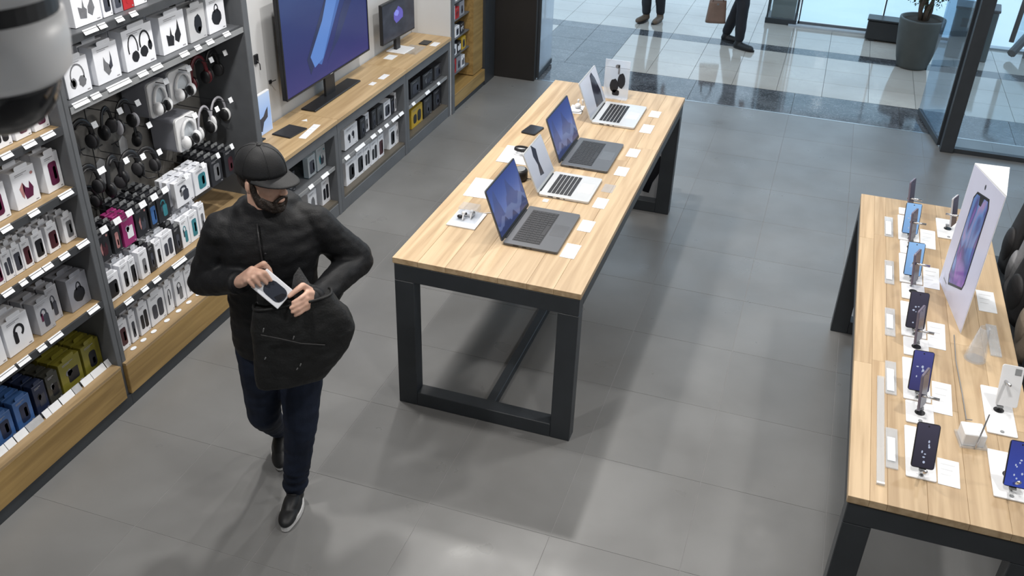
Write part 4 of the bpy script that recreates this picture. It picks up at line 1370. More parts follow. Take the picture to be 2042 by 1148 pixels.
link('body', MB().lathe([(.0, 0), (.04, 0), (.045, .01), (.045, .05), (.038, .062), (0, .064)], n=20, sy=1.3).mesh('body', BLACKPL, smooth=True), t)
link('top_ring', MB().lathe([(.02, .0635), (.03, .0635), (.03, .065), (.02, .065)], n=20, sy=1.3).mesh('top_ring', GREYPL), t)
link('cord', MB().tube([(.04, 0, .01), (.09, .02, .004), (.12, .1, .004)], .003, 6).mesh('cord', BLACKPL, smooth=True), t)
card(-1.62, 5.12, .20, .26, TT, 'white sheet under the black wrist gadget', rz=.05, m=WHITEPL, th=.003, line=False)
t = thing('wrist_gadget', 'black smart watch curled on a white sheet left of the silver laptop', 'watch', (-1.60, 5.16, TT + .0032), rz=.5)
link('strap', MB().tube([(.05 * math.cos(a), .032 * math.sin(a), .014 + .02 * math.sin(a * .5)) for a in [math.radians(q) for q in range(0, 340, 20)]], .010, 8, flat=.35).mesh('strap', BLACKPL, smooth=True), t)
link('watch_face', MB().box(-.022, .022, -.045, -.012, .022, .034).mesh('watch_face', BLACKPL, bevel=.005), t)
link('face_glass', MB().box(-.017, .017, -.041, -.016, .034, .0346).mesh('face_glass', plain('slate_glass', (.03, .033, .04), .12)), t)
link('buckle', MB().box(.04, .055, -.012, .012, .012, .02).mesh('buckle', GREYPL), t)
o = MB().prism(rrect(.10, .15, .012), lambda u, v, q: (u, v, q), 0, .008).build('tablet', BLACKPL)
o.location = (-1.655, 5.54, TT)
o.rotation_euler = (0, 0, -.15)
tag(o, 'small black tablet lying left of the second blue-screened laptop', 'tablet')
link('glass_face', MB().prism(rrect(.09, .14, .010), lambda u, v, q: (u, v, q), .008, .0086).mesh('glass_face', plain('slate_glass', (.03, .033, .04), .12)), o)
card(-1.49, 6.02, .09, .16, TT, 'white base plate left of the farthest laptop', rz=.1, m=WHITEPL, th=.004, line=False, cat='base plate', name='base_plate')
t = thing('earbud_demo', 'white earbuds with charger case left of the farthest laptop', 'earbud display', (-1.49, 6.05, TT + .0042))
link('charging_case', MB().ell((0, 0, .016), (.022, .028, .016)).mesh('charging_case', WHITEPL, smooth=True), t)
for (x, y) in ((-.01, .05), (.02, .06)):
    link('earbud', MB().ell((x, y, .035), (.009, .009, .010)).cap((x, y, .032), (x, y + .004, .004), .004, .004).mesh('earbud', WHITEPL, smooth=True), t)
link('lead', MB().tube([(.02, -.02, .004), (.05, -.05, .003), (.03, -.09, .003), (-.02, -.10, .003)], .0025, 6).mesh('lead', GREYPL, smooth=True), t)
t = thing('acrylic_sign', 'clear acrylic sign with black headphones standing at the far end of the oak table', 'sign', (-1.30, 6.37, TT))
link('panel', MB().box(-.09, .09, -.003, .003, 0, .27).mesh('panel', glass('frosted_acrylic', (.86, .90, .98), .38, .05), bevel=.001), t)
link('foot', MB().box(-.09, .09, -.05, .0, 0, .003).mesh('foot', CLEAR), t)
for nm, polys in (('printed_headphones', [ellipse(.062, .10, 14, cx=-.015, cy=.085, wob=.08), ellipse(.055, .11, 14, cx=.035, cy=.125, wob=.06), rrect(.05, .04, .012, cx=.0, cy=.035)]), ('printed_lead', [rrect(.012, .07, .004, cx=.012, cy=.205), ellipse(.03, .03, 10, cx=.0, cy=.225)])):
    mb = MB()
    for p in polys:
        mb.prism(p, lambda u, v, q: (u, q, v), -.0046, -.0036)
    link(nm, mb.mesh(nm, P_BLACK if nm == 'printed_headphones' else P_GREY), t)
link('header_line', MB().box(-.09, .09, -.0042, -.0034, .215, .217).mesh('header_line', GREYPL), t)

# ------------------------------------------------------------------ phones on the right table
PAD = plain('white_pad', (.80, .81, .83), .3, var=.02)
BACKC = plain('mauve_phone_back', (.16, .14, .19), .25, var=.08)
ordp = ['farthest', 'second farthest', 'middle', 'second nearest', 'nearest']


def phone(loc, yaw, tilt, label, scr, back=BLACKPL, icons=True, group='display phones', bumps=False, w=.080, h=.165):
    t = thing('phone', label, 'phone', loc, group=group)
    t.rotation_euler = (math.radians(-tilt), 0, yaw)
    link('body', MB().prism(rrect(w, h, .010, cx=0, cy=h / 2), lambda u, v, q: (u, q, v), -.0045, .0045).mesh('body', back, bevel=.0012), t)
    sc = link('screen', MB().box(-w / 2 + .003, w / 2 - .003, .003, h - .003, 0, .0006).mesh('screen', scr), t)
    sc.matrix_local = Matrix(((1, 0, 0, 0), (0, 0, -1, -.0047), (0, 1, 0, 0), (0, 0, 0, 1)))
    link('front_camera', MB().lathe([(0, .0007), (.003, .0007), (.003, .0010), (0, .0010)], n=10, c=(.0, h - .012, 0)).mesh('front_camera', BLACKPL), sc)
    if icons:
        mb = MB()
        r = random.Random(int(loc[1] * 100))
        for k in range(7):
            mb.prism(ellipse(r.uniform(.004, .011), r.uniform(.004, .012), 8, cx=r.uniform(-.018, .02), cy=r.uniform(.02, .10)), lambda u, v, q: (u, v, q), .0007, .0010)
        link('screen_icons', mb.mesh('screen_icons', glow('icon_glow', (.55, .62, .8), .8)), sc)['kind'] = 'stuff'
    cb = MB()
    cb.box(-w / 2 + .008, -w / 2 + .032, .0045, .0068, h - .036, h - .01)
    link('camera_bump', cb.mesh('camera_bump', BLACKPL if not bumps else GREYPL, bevel=.001), t)
    return t


def phone_stand(x, y, yaw, tilt, label, w=.105, d=.27, zoff=.028, off=0.):
    """white plate, stem and puck that carries a phone"""
    t = thing('phone_stand', label, 'phone stand', (x, y, TT), group='white phone stands')
    pl_ = link('plate', MB().prism(rrect(w, d, .006), lambda u, v, q: (u, v, q), 0, .006).mesh('plate', PAD, bevel=.001), t)
    a = math.radians(tilt)
    M = Matrix.Rotation(yaw, 3, 'Z')
    D = Vector((0, off, 0))
    puck = D + M @ Vector((0, .014 + .055 * math.tan(a), zoff + .055))
    link('stem', MB().tube([tuple(D + M @ Vector((0, .035, .005))), tuple(puck)], .006, 10).mesh('stem', plain('bright_steel', (.6, .6, .62), .25, metal=1.), smooth=True), t)
    link('lip', MB().box(-.012, .012, -.009, .010, 0, .006).mesh('lip', GREYPL), t).location = tuple(D + M @ Vector((0, .002, zoff - .006)))
    link('lip_post', MB().tube([tuple(D + M @ Vector((0, .012, .005))), tuple(D + M @ Vector((0, .006, zoff - .003)))], .005, 8).mesh('lip_post', GREYPL), t)
    link('puck', MB().lathe([(0, 0), (.02, 0), (.02, .008), (0, .008)], n=16).mesh('puck', BLACKPL), t)
    pk_ = t.children[-1]
    pk_.matrix_local = Matrix.Translation(puck) @ Matrix.Rotation(yaw, 4, 'Z') @ Matrix.Rotation(math.radians(90 - tilt) * 1., 4, 'X')
    link('button', MB().lathe([(0, .006), (.008, .006), (.008, .008), (0, .008)], n=12, c=(.0, -d / 2 + .018, 0)).mesh('button', GREYPL), t)
    return t


SCR = [screen('phone_sky', 'phoneblue', .9), screen('phone_sky', 'phoneblue', .9), screen('phone_black', 'phoneblack', 1.), screen('phone_navy', 'phonenavy', 1.), screen('phone_black', 'phoneblack', 1.)]
lbl = ['pale blue screen', 'pale blue screen', 'black screen', 'navy screen', 'dark violet screen']
for k, y in enumerate((4.865, 4.40, 3.905, 3.42, 2.935)):
    phone_stand(.648, y + .124, 0, 33, 'white stand under the %s phone of the left row on the phone table' % ordp[k], d=.305, off=-.124)
    phone((.645, y, TT + .030), .05, 33, 'upright phone with a %s, %s of the left row' % (lbl[k], ordp[k]), SCR[k])
    ys = (5.20, 4.80, 4.335, 3.80, 3.315)[k]
    phone_stand(.655, (5.20, 4.757, 4.288, 3.795, 3.31)[k], 1.2, 8, 'white stand under the %s sideways phone on the phone table' % ordp[k], d=.145 if k else .085, off=ys - (5.20, 4.757, 4.288, 3.795, 3.31)[k])
    phone((.655, ys, TT + .030), 1.2, 8, 'edge-on phone with a mauve back, %s of its kind on the phone table' % ordp[k], screen('phone_black', 'phoneblack', 1.), back=BACKC, icons=False)
for k, y in enumerate((4.90, 4.47, 3.93, 3.45, 2.98)):
    card(.745, y, .075, .22 if k < 4 else .15, TT, 'white price card right of the %s phone of the left row' % ordp[k], rz=-.03)
for k, y in enumerate((4.97, 4.45, 3.97, 3.52, 3.05)):
    t = thing('ticket_holder', 'clear acrylic ticket holder left of the %s phone of the left row' % ordp[k], 'ticket holder', (.548, y, TT))
    link('holder', MB().box(-.022, .022, -.12, .12, 0, .006).mesh('holder', glass('clear_holder', (.97, .98, 1.), .30, .03), bevel=.001), t)
    link('paper_slip', MB().box(-.016, .012, -.10 + .02 * (k % 3), .06, .0062, .0068).mesh('paper_slip', LABEL), t)
t = thing('acrylic_bar', 'long clear acrylic bar lying along the near left edge of the phone table', 'acrylic bar', (.508, 3.17, TT))
link('bar', MB().box(-.014, .014, -.34, .34, 0, .008).mesh('bar', glass('clear_holder', (.97, .98, 1.), .30, .03), bevel=.001), t)
link('end_cap', MB().box(-.014, .014, -.345, -.335, 0, .009).mesh('end_cap', WHITEPL), t)
# right row
phone_stand(.95, 3.04, 0, 33, 'white stand under the cobalt phone at the right edge of the picture', d=.27, w=.12, off=-.095)
phone((.955, 2.945, TT + .030), .02, 33, 'cobalt blue phone at the right edge of the picture', screen('phone_cobalt', 'phonecobalt', 1.))
phone_stand(.955, 3.44, 0, 22, 'white stand under the white phone by the table edge', d=.32, w=.11, off=.0)
phone((.975, 3.44, TT + .030), 3.16, -30, 'white phone with its back turned near the right table edge', screen('phone_black', 'phoneblack', 1.), back=WHITEPL, icons=False, bumps=True)
phone_stand(.85, 5.06, 1.15, 10, 'white stand under the pale phone behind the tall sign', d=.24, w=.11)
phone((.87, 5.06, TT + .030), 1.15, 10, 'pale phone seen edge-on beside the tall sign', screen('phone_black', 'phoneblack', 1.), back=plain('silver_phone_back', (.5, .5, .53), .25), icons=False)
card(.985, 4.33, .08, .20, TT, 'white card right of the tall sign near the table edge')
card(.985, 3.98, .045, .26, TT, 'long clear ticket holder on the right table edge', m=glass('clear_holder', (.97, .98, 1.), .30, .03), th=.006, line=False, name='ticket_holder', cat='ticket holder')
t = thing('cube_stand', 'white cube holding an upright stylus in the middle of the phone table', 'stylus stand', (.835, 3.21, TT), rz=.15)
link('cube', MB().box(-.04, .04, -.04, .04, 0, .055).mesh('cube', PAD, bevel=.003), t)
link('tray', MB().box(-.05, .05, -.055, .045, 0, .008).mesh('tray', CLEAR), t)
link('stylus', MB().cap((.005, -.052, .008), (.03, -.01, .135), .004, .0025).mesh('stylus', plain('bright_steel', (.6, .6, .62), .25, metal=1.), smooth=True), t)
o = MB().tube([(.83, 3.26, .958), (.828, 3.33, .906), (.825, 3.5, .904), (.815, 3.75, .904), (.82, 3.96, .904)], .002, 6).build('cable', GREYPL, smooth=True)
tag(o, 'thin grey cable running from the white cube to the tall sign', 'cable')
o = MB().lathe([(.036, 0), (.045, .0), (.030, .10), (.02, .16), (.018, .16), (.026, .10), (.036, .004)], n=20).build('acrylic_cover', CLEAR)
o.location = (.895, 3.80, TT)
tag(o, 'clear acrylic dome at the foot of the tall sign', 'acrylic cover')

# tall three-sided sign
A, B, C = (.78, 4.46), (.85, 3.985), (.895, 4.31)
t = thing('phone_sign', 'tall white three-sided sign with a purple phone picture standing on the phone table', 'sign', (.86, 4.24, TT), world=True)
ZT = 1.555
MB().rings([[(p[0], p[1], TT) for p in (A, B, C)], [(p[0], p[1], z) for p, z in zip((A, B, C), (ZT - .03, ZT + .03, ZT + .03))]]).build('sign_body', PAD, t)
ax = (Vector((B[0], B[1], 0)) - Vector((A[0], A[1], 0)))
sl = ax.length
ax.normalize()
nrm = Vector((ax.y, -ax.x, 0))
if nrm.x > 0:
    nrm = -nrm
MS = Matrix(((ax.x, 0, nrm.x, A[0] - .86), (ax.y, 0, nrm.y, A[1] - 4.24), (0, 1, 0, 0), (0, 0, 0, 1)))


def on_sign(name, poly, mat, a, b):
    o = link(name, MB().prism(poly, lambda u, v, q: (u, v, q), a, b).mesh(name, mat), t)
    o.matrix_local = MS
    return o


face = [(.006, .004), (sl - .006, .004), (sl - .006, .675), (.006, .62)]
on_sign('sign_face', face, plain('lilac_white_print', (.62, .64, .80), .3, var=.03), .0005, .0012)
on_sign('pictured_phone_edge', [(.115, .10), (.14, .06), (.33, .14), (.345, .18), (.34, .555), (.315, .59), (.15, .55), (.12, .51)], P_BLACK, .0014, .002)
on_sign('pictured_phone_screen', [(.125, .11), (.145, .075), (.325, .15), (.335, .18), (.33, .55), (.31, .575), (.155, .54), (.13, .505)], screen('sign_purple', 'purple', .75), .0022, .0028)
on_sign('pictured_notch', [(.20, .553), (.215, .515), (.245, .52), (.26, .566)], P_BLACK, .003, .0034)
on_sign('emblem', ellipse(.018, .024, 10, cx=.225, cy=.605), P_SLATE, .0014, .002)
on_sign('sign_text', rrect(.06, .006, .001, cx=.09, cy=.05), INK, .0014, .002)

# dark stand of bags right of the phone table
t = thing('bag_stand', 'black display stand of bags right of the phone table', 'display stand', (1.42, 4.6, 0), world=True)
MB().box(1.16, 1.70, 3.72, 5.50, .0, .10).build('plinth', FRAME, t, bevel=.004)
MB().box(1.40, 1.44, 3.75, 5.47, .10, 1.30).build('grid_panel', STEEL_D, t)
MB().box(1.18, 1.40, 3.75, 5.47, .56, .60).build('shelf', FRAME, t, bevel=.003)
for y in (3.76, 5.42):
    MB().box(1.38, 1.46, y, y + .05, .1, 1.35).build('post', FRAME, t, bevel=.003)


def bag(loc, w, d, h, label, m, rz=0., handle=True, seed=1):
    t = thing('small_bag', label, 'bag', loc, group='bags on the black stand', rz=rz)
    rs = []
    for q in range(9):
        v = q / 8
        k = 1 - .28 * v ** 2 - .15 * (1 - v) ** 6
        kd = (1 - .55 * v) * (1 - .2 * (1 - v) ** 6)
        rs.append([(d / 2 * kd * math.copysign(abs(math.cos(a)) ** .6, math.cos(a)), w / 2 * k * math.copysign(abs(math.sin(a)) ** .6, math.sin(a)) + .012 * math.sin(seed * 3 + 5 * v + 2 * a), h * v) for a in [2 * math.pi * i / 20 for i in range(20)]])
    link('shell', MB().rings(rs).mesh('shell', m, smooth=True), t)
    link('zip', MB().tube([(d * .3, -w * .34, h * .78), (d * .33, 0, h * .83), (d * .3, w * .34, h * .78)], .004, 6).mesh('zip', GREYPL), t)
    link('pocket', MB().ell((-d * .36, 0, h * .35), (d * .16, w * .34, h * .24)).mesh('pocket', m, smooth=True), t)
    if handle:
        link('handle', MB().tube([(0, -w * .18, h * .96), (0, -w * .2, h * 1.10), (0, 0, h * 1.2), (0, w * .2, h * 1.10), (0, w * .18, h * .96)], .009, 8).mesh('handle', m, smooth=True), t)
    return t


BAGK = plain('black_bag_cloth', (.016, .015, .016), .6, var=.2, bump=.2, bscale=200)
BAGT = plain('taupe_bag_cloth', (.26, .21, .16), .6, var=.25, bump=.2, bscale=120)
BAGG = plain('grey_bag_cloth', (.2, .2, .21), .6, var=.2, bump=.2, bscale=120)
bag((1.27, 4.02, .6005), .42, .20, .40, 'big black bag nearest on the black stand', BAGK, .1, seed=2)
bag((1.27, 4.45, .6005), .30, .18, .40, 'taupe pouch beside the big black bag', BAGT, -.1, seed=3)
bag((1.26, 4.78, .6005), .26, .17, .42, 'charcoal pouch in the middle of the black stand', BAGK, .2, seed=5)
bag((1.28, 5.06, .6005), .24, .17, .40, 'grey pouch on the far half of the black stand', BAGG, -.2, seed=7)
bag((1.28, 5.32, .6005), .22, .16, .44, 'tall dark pouch with a curved handle, farthest on the black stand', BAGK, .1, seed=9)

# ------------------------------------------------------------------ dome camera hanging in front
t = thing('dome_camera', 'grey ceiling dome security camera close to the viewer, upper left', 'security camera', (-.665, .605, CEIL))
HOUS = plain('camera_housing', (.78, .79, .81), .4, var=.03)
link('mount_pole', MB().lathe([(.028, -.43), (.028, -.012), (.06, -.010), (.06, 0)], n=24).mesh('mount_pole', HOUS, smooth=False), t)
link('upper_housing', MB().lathe([(.03, -.42), (.066, -.435), (.068, -.47), (.067, -.489)], n=40).mesh('upper_housing', HOUS, smooth=True), t)
link('dark_ring', MB().lathe([(.0, -.489), (.064, -.489), (.064, -.505), (0, -.505)], n=40).mesh('dark_ring', plain('ring_black', (.02, .021, .024), .4), smooth=False), t)
link('lower_housing', MB().lathe([(.0, -.505), (.067, -.505), (.0675, -.53), (.065, -.552), (.058, -.56), (0, -.56)], n=40).mesh('lower_housing', HOUS, smooth=True), t)
dm = MB().lathe([(.054 * math.cos(a), -.556 - .054 * math.sin(a)) for a in [math.radians(q) for q in range(0, 90, 9)]], n=40)
link('dome', dm.mesh('dome', plain('smoked_dome', (.012, .013, .016), .06, spec=.6), smooth=True), t)

# ------------------------------------------------------------------ people
SKIN = plain('skin', (.60, .375, .285), .5, var=.08, scale=25, bump=.05, bscale=180)
SKIN.node_tree.nodes['Principled BSDF'].inputs['Subsurface Weight'].default_value = .12
SKIN.node_tree.nodes['Principled BSDF'].inputs['Subsurface Radius'].default_value = (.02, .008, .004)
JACKET = plain('black_jacket_cloth', (.0065, .007, .0085), .62, var=.25, scale=9, bump=.18, bscale=140, spec=.35)
JEANS = plain('dark_navy_denim', (.010, .015, .030), .75, var=.35, scale=7, bump=.2, bscale=260, spec=.25)
CAPM = plain('black_cap_cloth', (.012, .0125, .014), .6, var=.15, scale=12, bump=.15, bscale=300, spec=.35)
HAIR = plain('dark_brown_hair', (.018, .012, .009), .6, var=.4, scale=60, bump=.5, bscale=160)
SHOE = plain('black_shoe_leather', (.011, .0115, .013), .5, var=.15)
SOLE = plain('white_rubber_sole', (.62, .62, .62), .5, var=.06)
BAGC = plain('black_messenger_cloth', (.010, .0105, .011), .6, var=.25, scale=10, bump=.3, bscale=110, spec=.35)


def P3(s, f, z):
    return Vector((s, -f, z))


MAN = thing('person', 'man in black jacket, cap and dark jeans slipping a white box into his bag', 'person', (-1.95, 2.92, 0), rz=math.radians(30))

# head frame
HT, HP = math.radians(45), math.radians(3)
hx = Vector((math.sin(HT) * math.cos(HP), -math.cos(HT) * math.cos(HP), -math.sin(HP)))
hy = Vector((math.cos(HT), math.sin(HT), 0))
hz = hx.cross(hy)
hc = P3(-.012, .045, 1.652)
MH = Matrix(((hx.x, hy.x, hz.x, hc.x), (hx.y, hy.y, hz.y, hc.y), (hx.z, hy.z, hz.z, hc.z), (0, 0, 0, 1)))
MH3 = MH.to_3x3()


def H(x, y, z):
    return MH @ Vector((x, y, z))


def hell(mb, c, r, rot=None, n=14):
    mb.ell(H(*c), r, MH3 @ rot if rot is not None else MH3, n)


body = MB()
# skull, face, jaw
hell(body, (-.012, 0, .030), (.094, .074, .088))
hell(body, (.028, 0, -.020), (.066, .060, .080))
hell(body, (.028, 0, -.070), (.056, .050, .036))
hell(body, (.070, 0, -.092), (.020, .024, .018))
for s in (-1, 1):
    hell(body, (.052, s * .036, -.022), (.030, .022, .026))          # cheek
    hell(body, (.072, s * .030, .028), (.020, .026, .011))           # brow
    hell(body, (-.006, s * .077, -.008), (.019, .008, .031), Matrix.Rotation(s * .35, 3, 'Z') @ Matrix.Rotation(.2, 3, 'Y'))   # ear
    hell(body, (-.003, s * .074, -.030), (.010, .008, .012))
    hell(body, (.103, s * .009, -.028), (.011, .008, .008))          # nostril
body.cap(H(.086, 0, .022), H(.113, 0, -.024), .008, .0125)           # nose
hell(body, (.092, 0, -.056), (.010, .020, .006))                      # upper lip
hell(body, (.090, 0, -.066), (.011, .019, .007))                      # lower lip
body.cap(H(-.018, 0, -.05), P3(-.028, .005, 1.47), .056, .062)       # neck
body.cap(P3(-.03, .0, 1.46), P3(-.03, 0, 1.0), .09, .09)
body.cap(P3(-.10, 0, 1.43), P3(.08, 0, 1.43), .06, .06)
# arms under the sleeves
RW, LWR = P3(-.148, .175, 1.268), P3(.165, .215, 1.205)
RE, LE = P3(-.300, -.035, 1.170), P3(.330, -.035, 1.215)
body.chain([P3(-.185, 0, 1.42), RE, RW], [.045, .04, .028])
body.chain([P3(.165, 0, 1.42), LE, LWR], [.045, .04, .028])
# legs under the jeans
LK, LA = P3(.030, .115, .500), P3(-.030, .085, .115)
RK, RA = P3(-.135, .0, .470), P3(-.105, -.270, .165)
body.cap(P3(-.03, 0, 1.0), P3(-.03, 0, .9), .1, .1)
body.chain([P3(.065, 0, .88), LK, LA], [.075, .055, .038])
body.chain([P3(-.115, 0, .88), RK, RA], [.075, .055, .038])
# right hand: palm fan, four fingers over the box front, thumb behind it
FK = dict(i=P3(-.078, .268, 1.378), m=P3(-.088, .282, 1.366), r=P3(-.102, .282, 1.346), p=P3(-.112, .272, 1.324))
for k, q in FK.items():
    body.cap(RW, q, .024, .0145)
body.cap(FK['i'], FK['r'], .0145, .0135)
body.cap(FK['m'], FK['p'], .0145, .012)
bc = P3(-.0545, .300, 1.3575)
ba = P3(.68, .24, -.66).normalized()
bn = (P3(0, .86, .51) - ba * P3(0, .86, .51).dot(ba)).normalized()
bb = bn.cross(ba)
if bb.z < 0:
    bb = -bb


def onbox(a, b, n):
    """point on the held box: a along its length from the near end, b across, n out of its front"""
    return bc + ba * a + bb * b + bn * n


body.chain([FK['i'], onbox(.0, .030, .022), onbox(.022, .026, .013), onbox(.040, .022, .008)], [.0105, .010, .009, .0075])
body.chain([FK['m'], onbox(-.012, .010, .024), onbox(.016, .006, .014), onbox(.036, .002, .008)], [.0105, .010, .009, .0075])
body.chain([FK['r'], onbox(-.018, -.012, .022), onbox(.008, -.016, .014), onbox(.026, -.020, .008)], [.010, .0095, .0088, .0072])
body.chain([FK['p'], onbox(-.022, -.032, .016), onbox(-.004, -.036, .012), onbox(.010, -.038, .008)], [.009, .0085, .0078, .0065])
body.chain([RW + P3(.022, .012, .030), onbox(-.020, .052, -.018), onbox(.012, .048, -.044), onbox(.034, .034, -.046)], [.016, .0125, .011, .009])
# left hand: gripping the bag's mouth
LKN = [P3(.118, .300, 1.272), P3(.112, .318, 1.258), P3(.110, .328, 1.242), P3(.108, .330, 1.224)]
LTP = [P3(.064, .352, 1.268), P3(.054, .362, 1.250), P3(.058, .364, 1.232), P3(.068, .362, 1.214)]
for q, tp in zip(LKN, LTP):
    body.cap(LWR, q, .024, .014)
    mid = (q + tp) / 2 + P3(0, .012, .004)
    body.chain([q, mid, tp], [.0105, .0095, .0075])
body.chain([LWR + P3(-.02, .02, .024), P3(.105, .285, 1.300), P3(.078, .315, 1.297), P3(.052, .332, 1.284)], [.016, .013, .0115, .009])
bo = link('body', remesh(body, .0042, 'body', 3), MAN)
bo.data.materials.append(SKIN)

# eyes
for s in (-1, 1):
    e = link('eye', MB().ell(H(.077, s * .030, .008), (.0115, .0115, .0115)).mesh('eye', plain('eye_white', (.6, .58, .55), .2), smooth=True), MAN)
    link('iris', MB().ell(H(.0855, s * .030, .006), (.0045, .0045, .0045)).mesh('iris', plain('iris_brown', (.03, .016, .008), .2), smooth=True), e)
    link('eyebrow', MB().cap(H(.090, s * .012, .036), H(.076, s * .052, .034), .0055, .004).mesh('eyebrow', HAIR, smooth=True), MAN)

# beard and moustache, hair at the back and temples
bd = MB()
for s in (-1, 1):
    bd.cap(H(.006, s * .069, .012), H(.014, s * .061, -.040), .011, .014)
    bd.cap(H(.014, s * .060, -.040), H(.030, s * .050, -.078), .015, .020)
    bd.cap(H(.030, s * .048, -.080), H(.066, s * .022, -.100), .021, .021)
    bd.cap(H(.040, s * .046, -.062), H(.074, s * .028, -.086), .015, .015)
    bd.cap(H(.102, s * .004, -.044), H(.088, s * .027, -.060), .0068, .0078)
    bd.cap(H(.088, s * .028, -.060), H(.080, s * .026, -.086), .008, .012)
hell(bd, (.072, 0, -.102), (.026, .030, .022))
hell(bd, (.088, 0, -.082), (.010, .014, .007))
b_ = link('beard', remesh(bd, .003, 'beard', 2, lambda c: .0012 * noise.noise(c * 160)), MAN)
b_.data.materials.append(HAIR)
hr = MB()
hell(hr, (-.030, 0, .004), (.084, .078, .070))
for s in (-1, 1):
    hr.cap(H(.004, s * .073, .03), H(.006, s * .072, .0), .012, .009)
h_ = link('hair', remesh(hr, .004, 'hair', 2), MAN)
h_.data.materials.append(HAIR)

# cap: crown, button, brim, band
cr = MB()
rs = []
for k in range(10):
    a = math.radians(90 * k / 9.6)
    rr_ = math.cos(a) ** .75
    rs.append([H(-.012 + .110 * rr_ * math.cos(p), .091 * rr_ * math.sin(p), .030 + .106 * math.sin(a) + .006 * math.cos(p) * (1 - math.sin(a))) for p in [2 * math.pi * i / 28 for i in range(28)]])
cr.rings(rs)
CAP = link('cap', cr.mesh('cap', CAPM, smooth=True), MAN)
CAP['label'] = 'black baseball cap with a curved brim'
seam = MB()
for j in range(6):
    p = math.pi * (j + .5) / 3
    pts = []
    for k in range(9):
        a = math.radians(90 * k / 8.4)
        rr_ = math.cos(a) ** .75
        pts.append(H(-.012 + .1105 * rr_ * math.cos(p), .0915 * rr_ * math.sin(p), .030 + .1065 * math.sin(a) + .006 * math.cos(p) * (1 - math.sin(a))))
    seam.tube(pts, .0012, 5)
link('cap_seams', seam.mesh('cap_seams', CAPM), CAP)
link('cap_button', MB().ell(H(-.012, 0, .137), (.009, .009, .005), MH3).mesh('cap_button', CAPM, smooth=True), CAP)
br = MB()
NU, NV = 14, 8
for zoff in (0,):
    top, bot = [], []
    for i in range(NU + 1):
        u = -1 + 2 * i / NU
        for j in range(NV + 1):
            v = j / NV
            ph = u * 1.22
            x0, y0_ = -.012 + .106 * math.cos(ph), .089 * math.sin(ph)
            reach = .078 * (1 - abs(u) ** 2.6)
            x = x0 + reach * v
            z = .034 + .004 * math.cos(ph) - .016 * u * u * (.4 + .6 * v) - .012 * v * (reach / .078) ** .5
            top.append(H(x, y0_ * (1 + .06 * v), z + .002))
            bot.append(H(x, y0_ * (1 + .06 * v), z - .002))
    n1 = (NU + 1) * (NV + 1)
    fs = []
    for i in range(NU):
        for j in range(NV):
            a = i * (NV + 1) + j
            fs.append((a, a + 1, a + NV + 2, a + NV + 1))
            fs.append((n1 + a, n1 + a + NV + 1, n1 + a + NV + 2, n1 + a + 1))
    for i in range(NU):
        a = i * (NV + 1) + NV
        fs.append((a, n1 + a, n1 + a + NV + 1, a + NV + 1))
        a = i * (NV + 1)
        fs.append((a, a + NV + 1, n1 + a + NV + 1, n1 + a))
    br.add(top + bot, fs)
link('brim', br.mesh('brim', CAPM, smooth=True), CAP)


# jacket
def sring(z, c, a, b, e=.85, n=28):
    return [P3(c[0] + a * math.copysign(abs(math.cos(t)) ** e, math.cos(t)), c[1] + b * math.copysign(abs(math.sin(t)) ** e, math.sin(t)), z) for t in [2 * math.pi * i / n for i in range(n)]]


jk = MB()
jk.rings([sring(.835, (-.035, .0), .178, .128), sring(.87, (-.035, 0), .186, .135), sring(.95, (-.034, 0), .186, .136), sring(1.05, (-.032, .0), .184, .136), sring(1.15, (-.028, .004), .184, .138),
          sring(1.26, (-.022, .008), .192, .142), sring(1.36, (-.018, .008), .206, .138), sring(1.43, (-.016, .004), .205, .118), sring(1.475, (-.016, .0), .165, .098), sring(1.505, (-.02, .0), .115, .085), sring(1.53, (-.026, .0), .085, .078), sring(1.548, (-.028, .0), .07, .07)])
jk.chain([P3(-.195, 0, 1.415), RE, RW - P3(-.006, .006, 0)], [.080, .070, .046])
jk.chain([P3(.165, 0, 1.415), LE, LWR, P3(.142, .262, 1.222)], [.080, .072, .054, .044])
jk.cap(RE, RE, .062, .062)
jk.cap(P3(-.15, -.01, 1.44), P3(.12, -.01, 1.44), .068, .068)
# hood lying on the shoulders, collar
jk.cap(P3(-.10, -.085, 1.47), P3(.06, -.085, 1.48), .05, .05)
jk.cap(P3(.03, .005, 1.505), P3(.075, -.05, 1.49), .045, .05)
jk.cap(P3(-.10, .02, 1.49), P3(-.11, -.05, 1.47), .045, .05)


def wr(c):
    d = Vector((c.x, c.y, c.z))
    a = noise.noise(Vector((d.x * 9, d.y * 9, d.z * 22)))
    b = noise.noise(Vector((d.x * 24 + 3, d.y * 24, d.z * 40)))
    return .0060 * a + .0030 * b


J = link('jacket', remesh(jk, .007, 'jacket', 4, wr), MAN)
J.data.materials.append(JACKET)
link('zip', MB().tube([P3(-.052, .100, 1.485), P3(-.050, .138, 1.42), P3(-.046, .150, 1.36), P3(-.042, .152, 1.26), P3(-.040, .148, 1.15), P3(-.042, .145, 1.0), P3(-.045, .143, .86)], .0035, 6).mesh('zip', plain('black_zip', (.02, .02, .022), .35), smooth=True), J)
for (p, q) in ((RW, RE), (P3(.142, .262, 1.222), LWR)):
    dd = (p - q).normalized()
    link('cuff', MB().tube([p - dd * .012, p + dd * .004, p + dd * .012], [.047, .045, .039], 18).mesh('cuff', JACKET, smooth=True), J)
link('snap', MB().ell(P3(-.03, .158, 1.38), (.005, .004, .005)).ell(P3(-.028, .158, 1.34), (.005, .004, .005)).mesh('snap', plain('dull_snap', (.05, .05, .055), .3, metal=.8), smooth=True), J)

